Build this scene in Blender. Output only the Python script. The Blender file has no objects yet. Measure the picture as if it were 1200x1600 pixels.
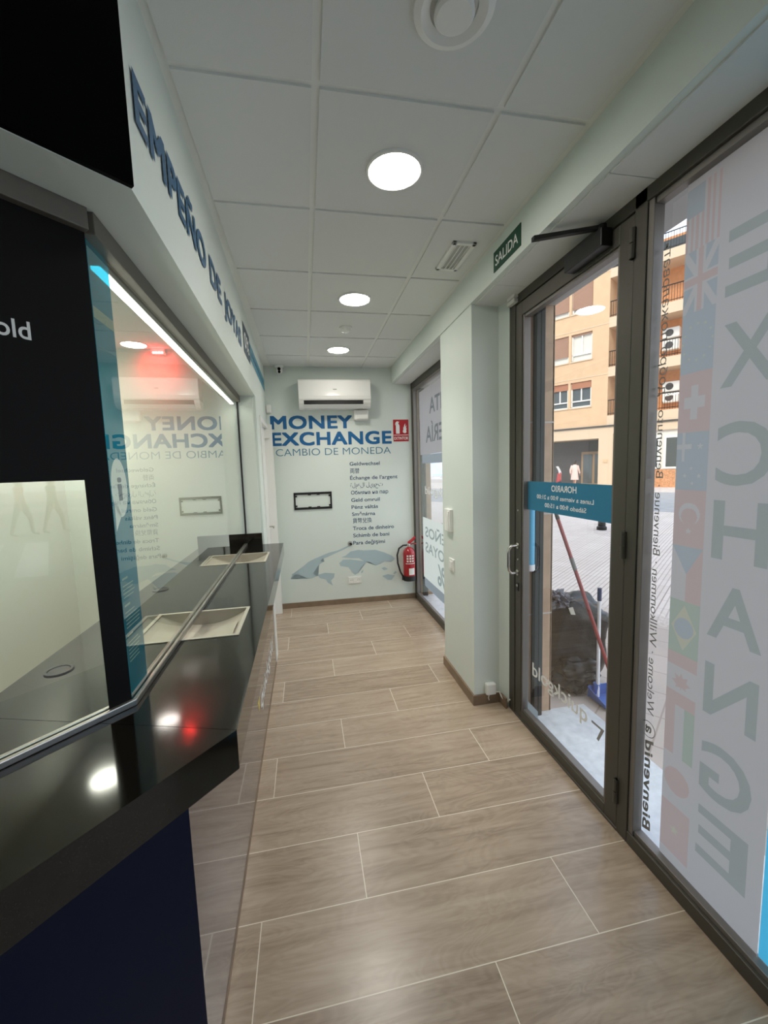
import bpy, bmesh, math, random
from mathutils import Vector, Matrix, noise
random.seed(4)
sc = bpy.context.scene
C = sc.collection
PI = math.pi

# ------------------------------------------------------------------ camera
H = 1.6156
ya, pi_, ro = .186, .1058, -.0313
fwd = Vector((math.sin(ya)*math.cos(pi_), math.cos(ya)*math.cos(pi_), -math.sin(pi_)))
rt = Vector((math.cos(ya), -math.sin(ya), 0)); up = rt.cross(fwd)
rt2 = rt*math.cos(ro)+up*math.sin(ro); up2 = up*math.cos(ro)-rt*math.sin(ro)
cam = bpy.data.objects.new('camera', bpy.data.cameras.new('camera')); C.objects.link(cam)
cam.matrix_world = Matrix(((rt2.x, up2.x, -fwd.x, 0), (rt2.y, up2.y, -fwd.y, 0), (rt2.z, up2.z, -fwd.z, H), (0, 0, 0, 1)))
cam.data.sensor_fit = 'VERTICAL'; cam.data.sensor_height = 24; cam.data.lens = 641.75*24/1600
cam.data.clip_start = .02; cam.data.clip_end = 400
sc.camera = cam
# ------------------------------------------------------------------ light and exposure
vs = sc.view_settings
vs.view_transform = 'Standard'; vs.look = 'None'; vs.gamma = 1; vs.use_curve_mapping = False
vs.exposure = 1.2
LAMP = 22.0          # radiance of the downlight diffusers
SKY = 1.12
BEAM = 25.0          # watts of each downlight's beam
SUN = .88
sc.cycles.max_bounces = 10; sc.cycles.diffuse_bounces = 5; sc.cycles.glossy_bounces = 6
sc.cycles.transparent_max_bounces = 16; sc.cycles.transmission_bounces = 8
sc.cycles.sample_clamp_indirect = 6
sc.cycles.use_denoising = True
w = bpy.data.worlds.new('sky'); sc.world = w; w.use_nodes = True
nt = w.node_tree; nt.nodes.clear()
wo = nt.nodes.new('ShaderNodeOutputWorld'); bg = nt.nodes.new('ShaderNodeBackground')
tc = nt.nodes.new('ShaderNodeTexCoord'); nz = nt.nodes.new('ShaderNodeTexNoise'); rp = nt.nodes.new('ShaderNodeValToRGB')
nz.inputs['Scale'].default_value = 3.0; nz.inputs['Detail'].default_value = 6
rp.color_ramp.elements[0].position = .38; rp.color_ramp.elements[0].color = (.34, .48, .74, 1)
rp.color_ramp.elements[1].position = .62; rp.color_ramp.elements[1].color = (.96, .95, .93, 1)
nt.links.new(tc.outputs['Generated'], nz.inputs['Vector']); nt.links.new(nz.outputs['Fac'], rp.inputs['Fac'])
nt.links.new(rp.outputs['Color'], bg.inputs['Color']); bg.inputs['Strength'].default_value = SKY
nt.links.new(bg.outputs[0], wo.inputs[0])
sun = bpy.data.objects.new('sun', bpy.data.lights.new('sun', 'SUN')); C.objects.link(sun)
sun.data.energy = SUN; sun.data.angle = math.radians(12); sun.data.color = (1, .93, .82)
sun.location = (-10, -10, 20); sun.rotation_euler = Vector((.60, .55, -.62)).to_track_quat('-Z', 'Y').to_euler()

# ------------------------------------------------------------------ materials
M = {}
def lin(r, g, b):
    f = lambda c: c/12.92 if c <= .04045 else ((c+.055)/1.055)**2.4
    return (f(r/255), f(g/255), f(b/255), 1)
def mat(name, col, rough=.5, metal=0, spec=.5, coat=0, emit=0, bump=0, bscale=40, trans=0, vary=0, vscale=6, ior=1.45):
    m = bpy.data.materials.new(name); m.use_nodes = True
    n = m.node_tree; p = n.nodes['Principled BSDF']
    if len(col) == 3: col = (*col, 1)
    p.inputs['Base Color'].default_value = col; p.inputs['Roughness'].default_value = rough
    p.inputs['Metallic'].default_value = metal; p.inputs['Specular IOR Level'].default_value = spec
    p.inputs['Coat Weight'].default_value = coat; p.inputs['IOR'].default_value = ior
    if coat: p.inputs['Coat Roughness'].default_value = .03
    if emit: p.inputs['Emission Color'].default_value = col; p.inputs['Emission Strength'].default_value = emit
    t = n.nodes.new('ShaderNodeTexCoord')
    if vary:
        a = n.nodes.new('ShaderNodeTexNoise'); a.inputs['Scale'].default_value = vscale; a.inputs['Detail'].default_value = 5
        r = n.nodes.new('ShaderNodeValToRGB')
        r.color_ramp.elements[0].position = .3; r.color_ramp.elements[1].position = .7
        r.color_ramp.elements[0].color = tuple(c*(1-vary) for c in col[:3])+(1,)
        r.color_ramp.elements[1].color = tuple(min(1, c*(1+vary)) for c in col[:3])+(1,)
        n.links.new(t.outputs['Object'], a.inputs['Vector']); n.links.new(a.outputs['Fac'], r.inputs['Fac'])
        n.links.new(r.outputs['Color'], p.inputs['Base Color'])
    if bump:
        a = n.nodes.new('ShaderNodeTexNoise'); a.inputs['Scale'].default_value = bscale; a.inputs['Detail'].default_value = 4
        b = n.nodes.new('ShaderNodeBump'); b.inputs['Strength'].default_value = bump; b.inputs['Distance'].default_value = .01
        n.links.new(t.outputs['Object'], a.inputs['Vector']); n.links.new(a.outputs['Fac'], b.inputs['Height'])
        n.links.new(b.outputs['Normal'], p.inputs['Normal'])
    M[name] = m; return m
def glass_mat(name, tint, ior=1.5):
    m = bpy.data.materials.new(name); m.use_nodes = True; n = m.node_tree; n.nodes.clear()
    o = n.nodes.new('ShaderNodeOutputMaterial'); mx = n.nodes.new('ShaderNodeMixShader'); fr = n.nodes.new('ShaderNodeFresnel')
    tr = n.nodes.new('ShaderNodeBsdfTransparent'); gl = n.nodes.new('ShaderNodeBsdfGlossy')
    fr.inputs['IOR'].default_value = ior; tr.inputs['Color'].default_value = (*tint, 1); gl.inputs['Roughness'].default_value = 0
    gl.inputs['Color'].default_value = (1, 1, 1, 1)
    geo = n.nodes.new('ShaderNodeNewGeometry'); mu = n.nodes.new('ShaderNodeMath'); mu.operation = 'SUBTRACT'; mu.inputs[0].default_value = 1
    m2 = n.nodes.new('ShaderNodeMath'); m2.operation = 'MULTIPLY'; m2.use_clamp = True
    m3 = n.nodes.new('ShaderNodeMath'); m3.operation = 'MULTIPLY'; m3.inputs[1].default_value = 1.75
    # reflect on the outward faces only: one sheet, two like surfaces
    n.links.new(geo.outputs['Backfacing'], mu.inputs[1]); n.links.new(fr.outputs[0], m3.inputs[0]); n.links.new(m3.outputs[0], m2.inputs[0]); n.links.new(mu.outputs[0], m2.inputs[1])
    n.links.new(m2.outputs[0], mx.inputs[0]); n.links.new(tr.outputs[0], mx.inputs[1]); n.links.new(gl.outputs[0], mx.inputs[2])
    n.links.new(mx.outputs[0], o.inputs[0]); M[name] = m; return m
def vinyl_mat(name, col, tcol=None, mixf=.5, clear=0):
    """printed film: reflects its colour and lets some light through it, scattered"""
    m = bpy.data.materials.new(name); m.use_nodes = True; n = m.node_tree; n.nodes.clear()
    o = n.nodes.new('ShaderNodeOutputMaterial'); mx = n.nodes.new('ShaderNodeMixShader'); mx.inputs[0].default_value = mixf
    d = n.nodes.new('ShaderNodeBsdfDiffuse'); t = n.nodes.new('ShaderNodeBsdfTranslucent')
    d.inputs['Color'].default_value = col if len(col) == 4 else (*col, 1)
    tcol = tcol or col; t.inputs['Color'].default_value = tcol if len(tcol) == 4 else (*tcol, 1)
    n.links.new(d.outputs[0], mx.inputs[1]); n.links.new(t.outputs[0], mx.inputs[2])
    if clear:
        m2 = n.nodes.new('ShaderNodeMixShader'); m2.inputs[0].default_value = clear; tr = n.nodes.new('ShaderNodeBsdfTransparent')
        tr.inputs['Color'].default_value = tcol if len(tcol) == 4 else (*tcol, 1)
        n.links.new(mx.outputs[0], m2.inputs[1]); n.links.new(tr.outputs[0], m2.inputs[2]); mx = m2
    n.links.new(mx.outputs[0], o.inputs[0]); M[name] = m; return m

mat('wall_paint', (.70, .76, .715), .55, bump=.03, bscale=120)
mat('ceiling_tile', (.74, .755, .74), .85, bump=.05, bscale=300)
mat('ceiling_rail', (.80, .81, .78), .6)
mat('white_paint', (.82, .82, .79), .4)
mat('white_plastic', (.84, .84, .81), .3)
mat('white_gloss', (.86, .86, .83), .12, coat=.3)
mat('staff_wall', (.72, .76, .68), .6, bump=.03, bscale=120)
mat('frame_metal', (.088, .081, .066), .45, metal=.3, bump=.02, bscale=300)
mat('frame_inner', (.20, .185, .17), .45, metal=.4)
mat('black_metal', (.012, .012, .012), .4)
mat('black_plastic', (.015, .015, .016), .35)
mat('black_gloss', (.0015, .0015, .0015), .35, spec=.05)
mat('black_vinyl', (.007, .006, .006), .6, spec=.15)
mat('rail_metal', (.42, .40, .37), .28, metal=.9)
mat('header_metal', (.15, .135, .115), .45, metal=.3)
mat('steel', (.62, .60, .56), .22, metal=1)
mat('tray_rim', (.42, .40, .33), .5)
mat('tray_steel', (.40, .37, .31), .42, metal=.2, bump=.12, bscale=14)
mat('led', (1, .97, .90), emit=6)
mat('lamp', (1, .95, .86), emit=LAMP)
mat('red_led', (1, .03, .03), emit=90)
mat('panel_navy', (.035, .033, .055), .07, coat=.6, spec=.5)
mat('panel_dark', (.002, .006, .022), .3, spec=.18)
mat('text_blue', lin(22, 96, 150), .5)
mat('text_navy', lin(50, 78, 112), .5)
mat('text_steel', lin(70, 122, 150), .5)
mat('map_blue', lin(176, 196, 202), .6)
mat('bulk_blue', lin(40, 92, 130), .5)
mat('logo_dark', lin(38, 66, 86), .5)
mat('logo_cyan', lin(84, 150, 172), .5)
mat('lettering_white', (.85, .85, .83), .5)
mat('lettering_grey', (.30, .30, .29), .5)
mat('lettering_yellow', (.75, .60, .08), .5)
mat('sign_red', lin(176, 30, 38), .45)
mat('exit_green', lin(10, 70, 48), .5)
mat('ext_red', (.36, .010, .016), .22, coat=.5)
mat('rubber', (.02, .02, .02), .6)
mat('paper', (.75, .75, .70), .7)
mat('skirting', lin(132, 112, 92), .45, vary=.16, vscale=9)
mat('marble', lin(205, 208, 212), .35, vary=.10, vscale=22)
mat('stone', lin(172, 146, 122), .7, vary=.12, vscale=10, bump=.06, bscale=60)
mat('guide_metal', (.032, .034, .036), .6, spec=.25)
mat('soffit_out', (.45, .44, .43), .7)
mat('asphalt', (.36, .36, .37), .9, vary=.12, vscale=3)
mat('road_white', (.80, .80, .78), .8)
mat('facade', (.65, .435, .255), .8, vary=.05, vscale=2)
mat('facade_pale', (.66, .50, .34), .8)
mat('balcony_back', (.62, .27, .11), .7, vary=.1, vscale=6)
mat('shutter_brown', (.36, .20, .13), .7)
mat('shutter_rust', (.42, .17, .09), .7)
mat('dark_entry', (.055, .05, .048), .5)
mat('dark_pane', (.08, .09, .09), .1)
mat('curtain', (.70, .66, .58), .8)
mat('window_white', (.80, .77, .70), .5)
mat('wood_door', (.30, .19, .10), .5)
mat('plaster_roof', (.55, .5, .45), .8)
mat('bag_black', (.005, .005, .0055), .30, spec=.35, bump=.45, bscale=22)
mat('bag_grey', (.11, .11, .13), .35, bump=.5, bscale=30)
mat('mop_red', (.30, .055, .055), .35)
mat('mop_grey', (.18, .18, .17), .5)
mat('handle_white', (.78, .78, .80), .35)
mat('navy_plastic', (.02, .03, .10), .4)
mat('dustpan_blue', (.06, .14, .42), .35)
mat('foam_blue', lin(98, 172, 208), .5)
mat('skin', (.48, .27, .18), .5)
mat('coat_pink', (.80, .58, .50), .8)
mat('shirt_rose', (.62, .25, .22), .8)
mat('trouser_dark', (.035, .035, .045), .8)
mat('hair_dark', (.03, .02, .015), .6)
mat('shoe', (.04, .035, .03), .5)
mat('scooter_red', (.45, .04, .04), .25, coat=.5)
mat('scooter_white', (.8, .8, .8), .3)
mat('tile_orange', (.55, .26, .12), .6, vary=.3, vscale=14)
mat('leaf', (.06, .10, .03), .8, vary=.4, vscale=4, bump=.6, bscale=4)
mat('bark', (.12, .09, .06), .9)
glass_mat('screen_glass', (.93, .965, .93), 1.52)
glass_mat('door_glass', (.97, .985, .98), 1.45)
vinyl_mat('film_white', (.50, .49, .48), (.38, .365, .35), .75)
vinyl_mat('film_letter', (.38, .42, .41), (.75, .82, .79), .5, clear=.97)
vinyl_mat('film_letter_dark', (.38, .42, .41), (.50, .55, .55), .5, clear=.97)
vinyl_mat('film_red', (.50, .37, .33), (.39, .32, .295), .75)
vinyl_mat('film_blue', (.34, .38, .40), (.31, .335, .335), .75)
vinyl_mat('film_green', (.34, .42, .32), (.305, .34, .285), .75)
vinyl_mat('film_yellow', (.48, .48, .34), (.375, .36, .285), .75)
vinyl_mat('film_cyan', lin(80, 180, 212), lin(88, 190, 224), .7)
vinyl_mat('film_pale', (.66, .70, .68), (.76, .79, .70), .7)
vinyl_mat('film_grey', (.28, .32, .34), (.36, .40, .41), .6)
vinyl_mat('film_teal', lin(48, 122, 146), lin(86, 184, 204), .5, clear=.55)
vinyl_mat('film_tape', lin(180, 188, 170), lin(190, 200, 180), .4)
vinyl_mat('film_banner', lin(88, 150, 172), lin(104, 168, 188), .5)

# floor planks: rows .2875 deep, joints every 1.15 m, each row shifted by a third
def floor_mat():
    m = bpy.data.materials.new('floor_plank'); m.use_nodes = True; n = m.node_tree; p = n.nodes['Principled BSDF']; L = n.links.new
    def mth(op, a, b=None, c=None):
        k = n.nodes.new('ShaderNodeMath'); k.operation = op
        for i, v in enumerate((a, b, c)):
            if v is None: continue
            if isinstance(v, (int, float)): k.inputs[i].default_value = v
            else: L(v, k.inputs[i])
        return k.outputs[0]
    g = n.nodes.new('ShaderNodeNewGeometry'); s = n.nodes.new('ShaderNodeSeparateXYZ'); L(g.outputs['Position'], s.inputs[0])
    r = mth('DIVIDE', mth('SUBTRACT', 3.6885, s.outputs[1]), .2875)
    row = mth('FLOOR', r); fr = mth('FRACT', r)
    q = mth('DIVIDE', mth('ADD', mth('SUBTRACT', s.outputs[0], .533), mth('MULTIPLY', row, .3835)), 1.15)
    col = mth('FLOOR', q); fx = mth('FRACT', q)
    dy = mth('MULTIPLY', mth('MINIMUM', fr, mth('SUBTRACT', 1, fr)), .2875)
    dx = mth('MULTIPLY', mth('MINIMUM', fx, mth('SUBTRACT', 1, fx)), 1.15)
    grout = mth('LESS_THAN', mth('MINIMUM', dx, dy), .0017)
    cv = n.nodes.new('ShaderNodeCombineXYZ'); L(row, cv.inputs[0]); L(col, cv.inputs[1])
    wn = n.nodes.new('ShaderNodeTexWhiteNoise'); wn.noise_dimensions = '2D'; L(cv.outputs[0], wn.inputs['Vector'])
    # grain: stretched noise along x, displaced per plank
    gx = n.nodes.new('ShaderNodeCombineXYZ'); L(mth('ADD', mth('MULTIPLY', s.outputs[0], 1.3), mth('MULTIPLY', wn.outputs['Value'], 30)), gx.inputs[0])
    L(mth('MULTIPLY', s.outputs[1], 16), gx.inputs[1]); L(mth('MULTIPLY', row, 3.7), gx.inputs[2])
    n1 = n.nodes.new('ShaderNodeTexNoise'); n1.inputs['Scale'].default_value = 1.6; n1.inputs['Detail'].default_value = 8; n1.inputs['Roughness'].default_value = .62; n1.inputs['Distortion'].default_value = .7
    L(gx.outputs[0], n1.inputs['Vector'])
    gx2 = n.nodes.new('ShaderNodeCombineXYZ'); L(mth('ADD', mth('MULTIPLY', s.outputs[0], 2.2), mth('MULTIPLY', wn.outputs['Value'], 17)), gx2.inputs[0])
    L(mth('MULTIPLY', s.outputs[1], 7), gx2.inputs[1]); L(row, gx2.inputs[2])
    n2 = n.nodes.new('ShaderNodeTexNoise'); n2.inputs['Scale'].default_value = .9; n2.inputs['Detail'].default_value = 3; n2.inputs['Distortion'].default_value = 1.2
    L(gx2.outputs[0], n2.inputs['Vector'])
    rings = mth('MULTIPLY', mth('SINE', mth('MULTIPLY', n2.outputs['Fac'], 75)), .034)
    v = mth('ADD', mth('ADD', mth('MULTIPLY', n1.outputs['Fac'], .8), rings), mth('MULTIPLY', wn.outputs['Value'], .16))
    cr = n.nodes.new('ShaderNodeValToRGB'); L(v, cr.inputs['Fac'])
    e = cr.color_ramp.elements; e[0].position = .18; e[0].color = lin(128, 110, 92); e[1].position = .80; e[1].color = lin(190, 172, 151)
    x = e.new(.48); x.color = lin(166, 147, 127)
    mx = n.nodes.new('ShaderNodeMix'); mx.data_type = 'RGBA'; L(grout, mx.inputs['Factor']); L(cr.outputs['Color'], mx.inputs[6]); mx.inputs[7].default_value = lin(222, 210, 190)
    L(mx.outputs[2], p.inputs['Base Color']); p.inputs['Roughness'].default_value = .27
    b = n.nodes.new('ShaderNodeBump'); b.inputs['Strength'].default_value = .25; b.inputs['Distance'].default_value = .002
    L(mth('SUBTRACT', n1.outputs['Fac'], grout), b.inputs['Height']); L(b.outputs['Normal'], p.inputs['Normal'])
    M['floor_plank'] = m
floor_mat()
def granite():
    m = bpy.data.materials.new('granite'); m.use_nodes = True; n = m.node_tree; p = n.nodes['Principled BSDF']; L = n.links.new
    t = n.nodes.new('ShaderNodeTexCoord'); a = n.nodes.new('ShaderNodeTexNoise'); a.inputs['Scale'].default_value = 420; a.inputs['Detail'].default_value = 3
    r = n.nodes.new('ShaderNodeValToRGB'); r.color_ramp.elements[0].position = .60; r.color_ramp.elements[0].color = (.006, .005, .0036, 1)
    r.color_ramp.elements[1].position = .82; r.color_ramp.elements[1].color = (.05, .043, .032, 1)
    L(t.outputs['Object'], a.inputs['Vector']); L(a.outputs['Fac'], r.inputs['Fac']); L(r.outputs['Color'], p.inputs['Base Color'])
    p.inputs['Roughness'].default_value = .085; p.inputs['IOR'].default_value = 1.5
    M['granite'] = m
granite()
def paving():
    m = bpy.data.materials.new('paving'); m.use_nodes = True; n = m.node_tree; p = n.nodes['Principled BSDF']; L = n.links.new
    g = n.nodes.new('ShaderNodeNewGeometry')
    def brick(sx, sy, mort, c1, c2, cm, sc_=1):
        rr = n.nodes.new('ShaderNodeMapping'); rr.inputs['Rotation'].default_value = (0, 0, math.radians(-38)); L(g.outputs['Position'], rr.inputs[0]); mp = n.nodes.new('ShaderNodeMapping'); mp.inputs['Scale'].default_value = (sx, sy, 1); L(rr.outputs[0], mp.inputs[0])
        b = n.nodes.new('ShaderNodeTexBrick'); b.offset = 0; b.inputs['Scale'].default_value = 1; b.inputs['Brick Width'].default_value = 1; b.inputs['Row Height'].default_value = 1
        b.inputs['Mortar Size'].default_value = mort; b.inputs['Color1'].default_value = c1; b.inputs['Color2'].default_value = c2; b.inputs['Mortar'].default_value = cm
        L(mp.outputs[0], b.inputs['Vector']); return b
    a = brick(1/40, 1/.055, .13, (.72, .655, .61, 1), (.68, .615, .57, 1), (.50, .435, .395, 1))
    c = brick(1/.33, 1/.33, .016, (1, 1, 1, 1), (.93, .92, .91, 1), (.7, .66, .64, 1))
    mx = n.nodes.new('ShaderNodeMix'); mx.data_type = 'RGBA'; mx.blend_type = 'MULTIPLY'; mx.inputs['Factor'].default_value = 1
    L(a.outputs['Color'], mx.inputs[6]); L(c.outputs['Color'], mx.inputs[7]); L(mx.outputs[2], p.inputs['Base Color']); p.inputs['Roughness'].default_value = .8
    M['paving'] = m
paving()

# ------------------------------------------------------------------ builders
def wm(o):
    m = o.matrix_basis.copy()
    while o.parent: o = o.parent; m = o.matrix_basis @ m
    return m
class MB:
    def __init__(s, T=None): s.b = bmesh.new(); s.T = T or Matrix()
    def v(s, p): return s.b.verts.new(s.T @ Vector(p))
    def face(s, pts):
        try: return s.b.faces.new([s.v(p) for p in pts])
        except ValueError: return None
    def hexa(s, p):       # 8 points: bottom 4 (ccw from above), top 4
        vs_ = [s.v(q) for q in p]
        for f in ((3, 2, 1, 0), (4, 5, 6, 7), (0, 1, 5, 4), (1, 2, 6, 5), (2, 3, 7, 6), (3, 0, 4, 7)): s.b.faces.new([vs_[i] for i in f])
        return s
    def box(s, x0, x1, y0, y1, z0, z1):
        x0, x1 = min(x0, x1), max(x0, x1); y0, y1 = min(y0, y1), max(y0, y1); z0, z1 = min(z0, z1), max(z0, z1)
        return s.hexa([(x0, y0, z0), (x1, y0, z0), (x1, y1, z0), (x0, y1, z0), (x0, y0, z1), (x1, y0, z1), (x1, y1, z1), (x0, y1, z1)])
    def prism(s, poly, z0, z1):
        n = len(poly); a = [s.v((x, y, z0)) for x, y in poly]; b = [s.v((x, y, z1)) for x, y in poly]
        s.b.faces.new(a[::-1]); s.b.faces.new(b)
        for i in range(n): s.b.faces.new((a[i], a[(i+1) % n], b[(i+1) % n], b[i]))
        return s
    def extr(s, pts, d):  # closed 3D polygon swept by vector d
        d = Vector(d); n = len(pts); a = [s.v(p) for p in pts]; b = [s.v(Vector(p)+d) for p in pts]
        s.b.faces.new(a[::-1]); s.b.faces.new(b)
        for i in range(n): s.b.faces.new((a[i], a[(i+1) % n], b[(i+1) % n], b[i]))
        return s
    def loft(s, rings, cap=True, closed=True):
        R = [[s.v(p) for p in r] for r in rings]; n = len(R[0])
        for a, b in zip(R, R[1:]):
            for i in range(n if closed else n-1): s.b.faces.new((a[i], a[(i+1) % n], b[(i+1) % n], b[i]))
        if cap: s.b.faces.new(R[0][::-1]); s.b.faces.new(R[-1])
        return s
    def tube(s, pts, rad, n=12, cap=True):
        pts = [Vector(p) for p in pts]; rings = []; prev = None
        rad = rad if isinstance(rad, (list, tuple)) else [rad]*len(pts)
        for i, p in enumerate(pts):
            t = (pts[min(i+1, len(pts)-1)]-pts[max(i-1, 0)]).normalized()
            if prev is None: a = t.orthogonal().normalized()
            else: a = (prev-t*prev.dot(t)).normalized()
            prev = a; b = t.cross(a)
            rings.append([p+(a*math.cos(2*PI*k/n)+b*math.sin(2*PI*k/n))*rad[i] for k in range(n)])
        return s.loft(rings, cap)
    def lathe(s, prof, c, axis=(0, 0, 1), n=24, cap=True):
        ax = Vector(axis).normalized(); a = ax.orthogonal().normalized(); b = ax.cross(a); c = Vector(c)
        return s.loft([[c+ax*h+(a*math.cos(2*PI*k/n)+b*math.sin(2*PI*k/n))*max(r, 1e-4) for k in range(n)] for r, h in prof], cap)
    def build(s, name, m, parent=None, bevel=0, smooth=False, seg=2):
        b = s.b
        bmesh.ops.recalc_face_normals(b, faces=b.faces)
        if bevel: bmesh.ops.bevel(b, geom=[e for e in b.edges if len(e.link_faces) == 2 and e.calc_face_angle(0) > .5], offset=bevel, segments=seg, affect='EDGES', profile=.5, clamp_overlap=True)
        me = bpy.data.meshes.new(name)
        if parent: bmesh.ops.transform(b, matrix=wm(parent).inverted(), verts=b.verts)
        else:
            xs = [v.co for v in b.verts]
            o0 = Vector(((min(v.x for v in xs)+max(v.x for v in xs))/2, (min(v.y for v in xs)+max(v.y for v in xs))/2, min(v.z for v in xs)))
            bmesh.ops.translate(b, vec=-o0, verts=b.verts)
        b.to_mesh(me); b.free()
        ms = m if isinstance(m, list) else [m]
        for q in ms: me.materials.append(M[q])
        if smooth:
            me.polygons.foreach_set('use_smooth', [True]*len(me.polygons)); 
        o = bpy.data.objects.new(name, me); C.objects.link(o)
        if parent: o.parent = parent
        else: o.location = o0
        if smooth:
            md = o.modifiers.new('edge', 'EDGE_SPLIT'); md.split_angle = math.radians(40)
        return o
def tag(o, label, cat, group=None):
    o['label'] = label; o['category'] = cat
    if group: o['group'] = group
    return o
def thing(name, label, cat, loc, rz=0, group=None):
    o = bpy.data.objects.new(name, None); C.objects.link(o); o.empty_display_size = .05
    o.location = loc; o.rotation_euler = (0, 0, rz); tag(o, label, cat, group); return o
def st(o): o['kind'] = 'structure'; return o
def text_mb(jobs, T=None):
    """jobs: (body, origin, xdir, ydir, width, capheight, bold)"""
    out = MB(T)
    for job in jobs:
        body, O, X, Y, wd, cap, bold = job[:7]
        cu = bpy.data.curves.new('t', 'FONT'); cu.body = body; cu.offset = bold if bold < .0185 else 0; cu.space_character = 1.06 if bold > .0185 else 1; cu.shear = job[7] if len(job) > 7 else 0; cu.dimensions = '2D'; cu.fill_mode = 'BOTH'; cu.resolution_u = 4
        ob = bpy.data.objects.new('t', cu); C.objects.link(ob)
        dg = bpy.context.evaluated_depsgraph_get(); me = bpy.data.meshes.new_from_object(ob.evaluated_get(dg))
        bpy.data.objects.remove(ob); bpy.data.curves.remove(cu)
        if not me.vertices: continue
        x0 = min(v.co.x for v in me.vertices); x1 = max(v.co.x for v in me.vertices)
        d = bold if bold > .0185 else 0          # heavier weights: the strokes swept a little every way
        sx = wd/(x1-x0+2*d); sy = cap/(.73+2*d) if cap else sx
        O, X, Y = Vector(O), Vector(X).normalized(), Vector(Y).normalized()
        NN = X.cross(Y)
        for kk, (dx, dy) in enumerate(((0, 0),) if d == 0 else ((-1, -1), (-1, 1), (1, -1), (1, 1), (0, -1), (0, 1), (-1, 0), (1, 0))):
            vv = [out.v(O+X*((v.co.x-x0+d+dx*d)*sx)+Y*((v.co.y+d+dy*d)*sy)+NN*(.00005*kk)) for v in me.vertices]
            for p in me.polygons:
                try: out.b.faces.new([vv[i] for i in p.vertices])
                except ValueError: pass
        bpy.data.meshes.remove(me)
    return out
def flat(polys, T=None, d=None):
    m = MB(T)
    for p in polys:
        if d: m.extr(p, d)
        else: m.face(p)
    return m
def lerp(a, b, t): return a+(b-a)*t

# frames of reference that follow the place's own walls
BWT = Matrix(((.99977, .0216, 0, 0), (-.0216, .99977, 0, 4.8565), (0, 0, 1, 0), (0, 0, 0, 1)))      # back wall: x along, -y into the room
bx = lambda y: -.33-.0135*y                                                                            # corridor face of the left bulkhead and wall
ZC = 2.786

# ================================================================== SETTING
st(MB().prism([(-1.95, -1.5), (1.33, -1.5), (1.33, 4.90), (-1.95, 4.95)], -.12, 0).build('floor', 'floor_plank'))
# ceiling: T rails and tiles that hang a little lower
c = MB()
XS = [(-.325, .078), (.103, .677), (.702, 1.018)]
for j in range(-5, 6):
    y0 = 1.3845+.6*j+.012; y1 = y0+.576
    y1 = min(y1, 4.84)
    for x0, x1 in XS: c.box(x0, x1, y0, y1, 2.7785, ZC+.02)
st(c.build('ceiling', 'ceiling_tile'))
st(MB().box(-.6, 1.55, -1.6, 4.95, ZC, 2.88).build('trim_1', 'ceiling_rail'))
st(MB().box(-1.95, -.53, -1.5, 3.66, 2.60, 2.90).build('ceiling_staff_room', 'ceiling_tile'))
st(MB(BWT).box(-.6, 1.34, 0, .2, -.1, 2.9).build('wall_far', 'wall_paint'))
# right side: bulkhead over the shopfront, pillar between door and far window
st(MB().box(1.045, 1.27, -1.5, 4.846, 2.60, 2.80).build('wall_bulkhead_right', 'wall_paint'))
sf = MB()
for y0, y1 in ((-1.5, -.46), (-.45, .44), (.45, 1.338), (1.342, 2.2), (2.204, 3.1), (3.104, 4.0), (4.004, 4.84)): sf.box(1.075, 1.268, y0, y1, 2.594, 2.605)
st(sf.build('trim_2', 'ceiling_tile'))
st(MB().prism([(1.052, 2.484), (1.231, 2.484), (1.262, 2.40), (1.30, 2.322), (1.50, 2.322), (1.50, 3.09), (1.056, 3.09)], 0, 2.70).build('wall_pillar_right', 'wall_paint'))
st(MB().box(1.27, 1.33, -8, 14, 2.60, 3.0).box(1.33, 1.508, -8, 14, 2.545, 3.0).build('wall_lintel_right', 'soffit_out'))
st(MB().box(1.30, 1.508, 4.85, 14, 0, 2.62).build('wall_outside_far', 'stone'))
st(MB().box(1.30, 1.508, -8, -1.17, 0, 2.62).build('wall_outside_near', 'stone'))
st(MB().box(-6, 1.508, -8, 14, 2.92, 14).build('wall_unseen_upper', 'stone'))  # unseen mass over the shop, put in to keep sun off interior and pavement
# left side wall past the counter, with the staff door
lw = MB()
def lbox(y0, y1, z0, z1, t=.10, o=0):
    lw.hexa([(bx(y0)-t, y0, z0), (bx(y0)+o, y0, z0), (bx(y1)+o, y1, z0), (bx(y1)-t, y1, z0), (bx(y0)-t, y0, z1), (bx(y0)+o, y0, z1), (bx(y1)+o, y1, z1), (bx(y1)-t, y1, z1)])
lbox(3.66, 3.95, 0, 2.80); lbox(3.95, 4.72, 2.10, 2.80); lbox(4.72, 4.90, 0, 2.80)
lw.box(-1.95, -.40, 3.64, 3.76, 0, 2.80)
st(lw.build('wall_left', 'wall_paint'))
lw = MB(); lbox(3.93, 3.985, 0, 2.13, .02, .012); lbox(4.70, 4.75, 0, 2.13, .02, .06); lbox(3.985, 4.70, 2.085, 2.13, .02, .012)
st(lw.build('trim_3', 'white_paint'))
d2 = thing('door_2', 'white staff door beyond the counter end', 'door', (bx(4.3), 4.3, 0)); st(d2)
lw = MB(); lbox(3.99, 4.695, .01, 2.08, .045, -.02); lw.build('door_leaf', 'white_paint', d2)
MB().tube([(bx(4.62)-.02, 4.62, 1.02), (bx(4.62)+.03, 4.62, 1.02), (bx(4.5)+.03, 4.51, 1.02)], .008, 8).build('door_handle', 'steel', d2)
MB().box(bx(4.72)-.03, bx(4.72)+.03, 4.66, 4.72, 1.98, 2.07).build('door_hinge', 'white_plastic', d2)
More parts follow.
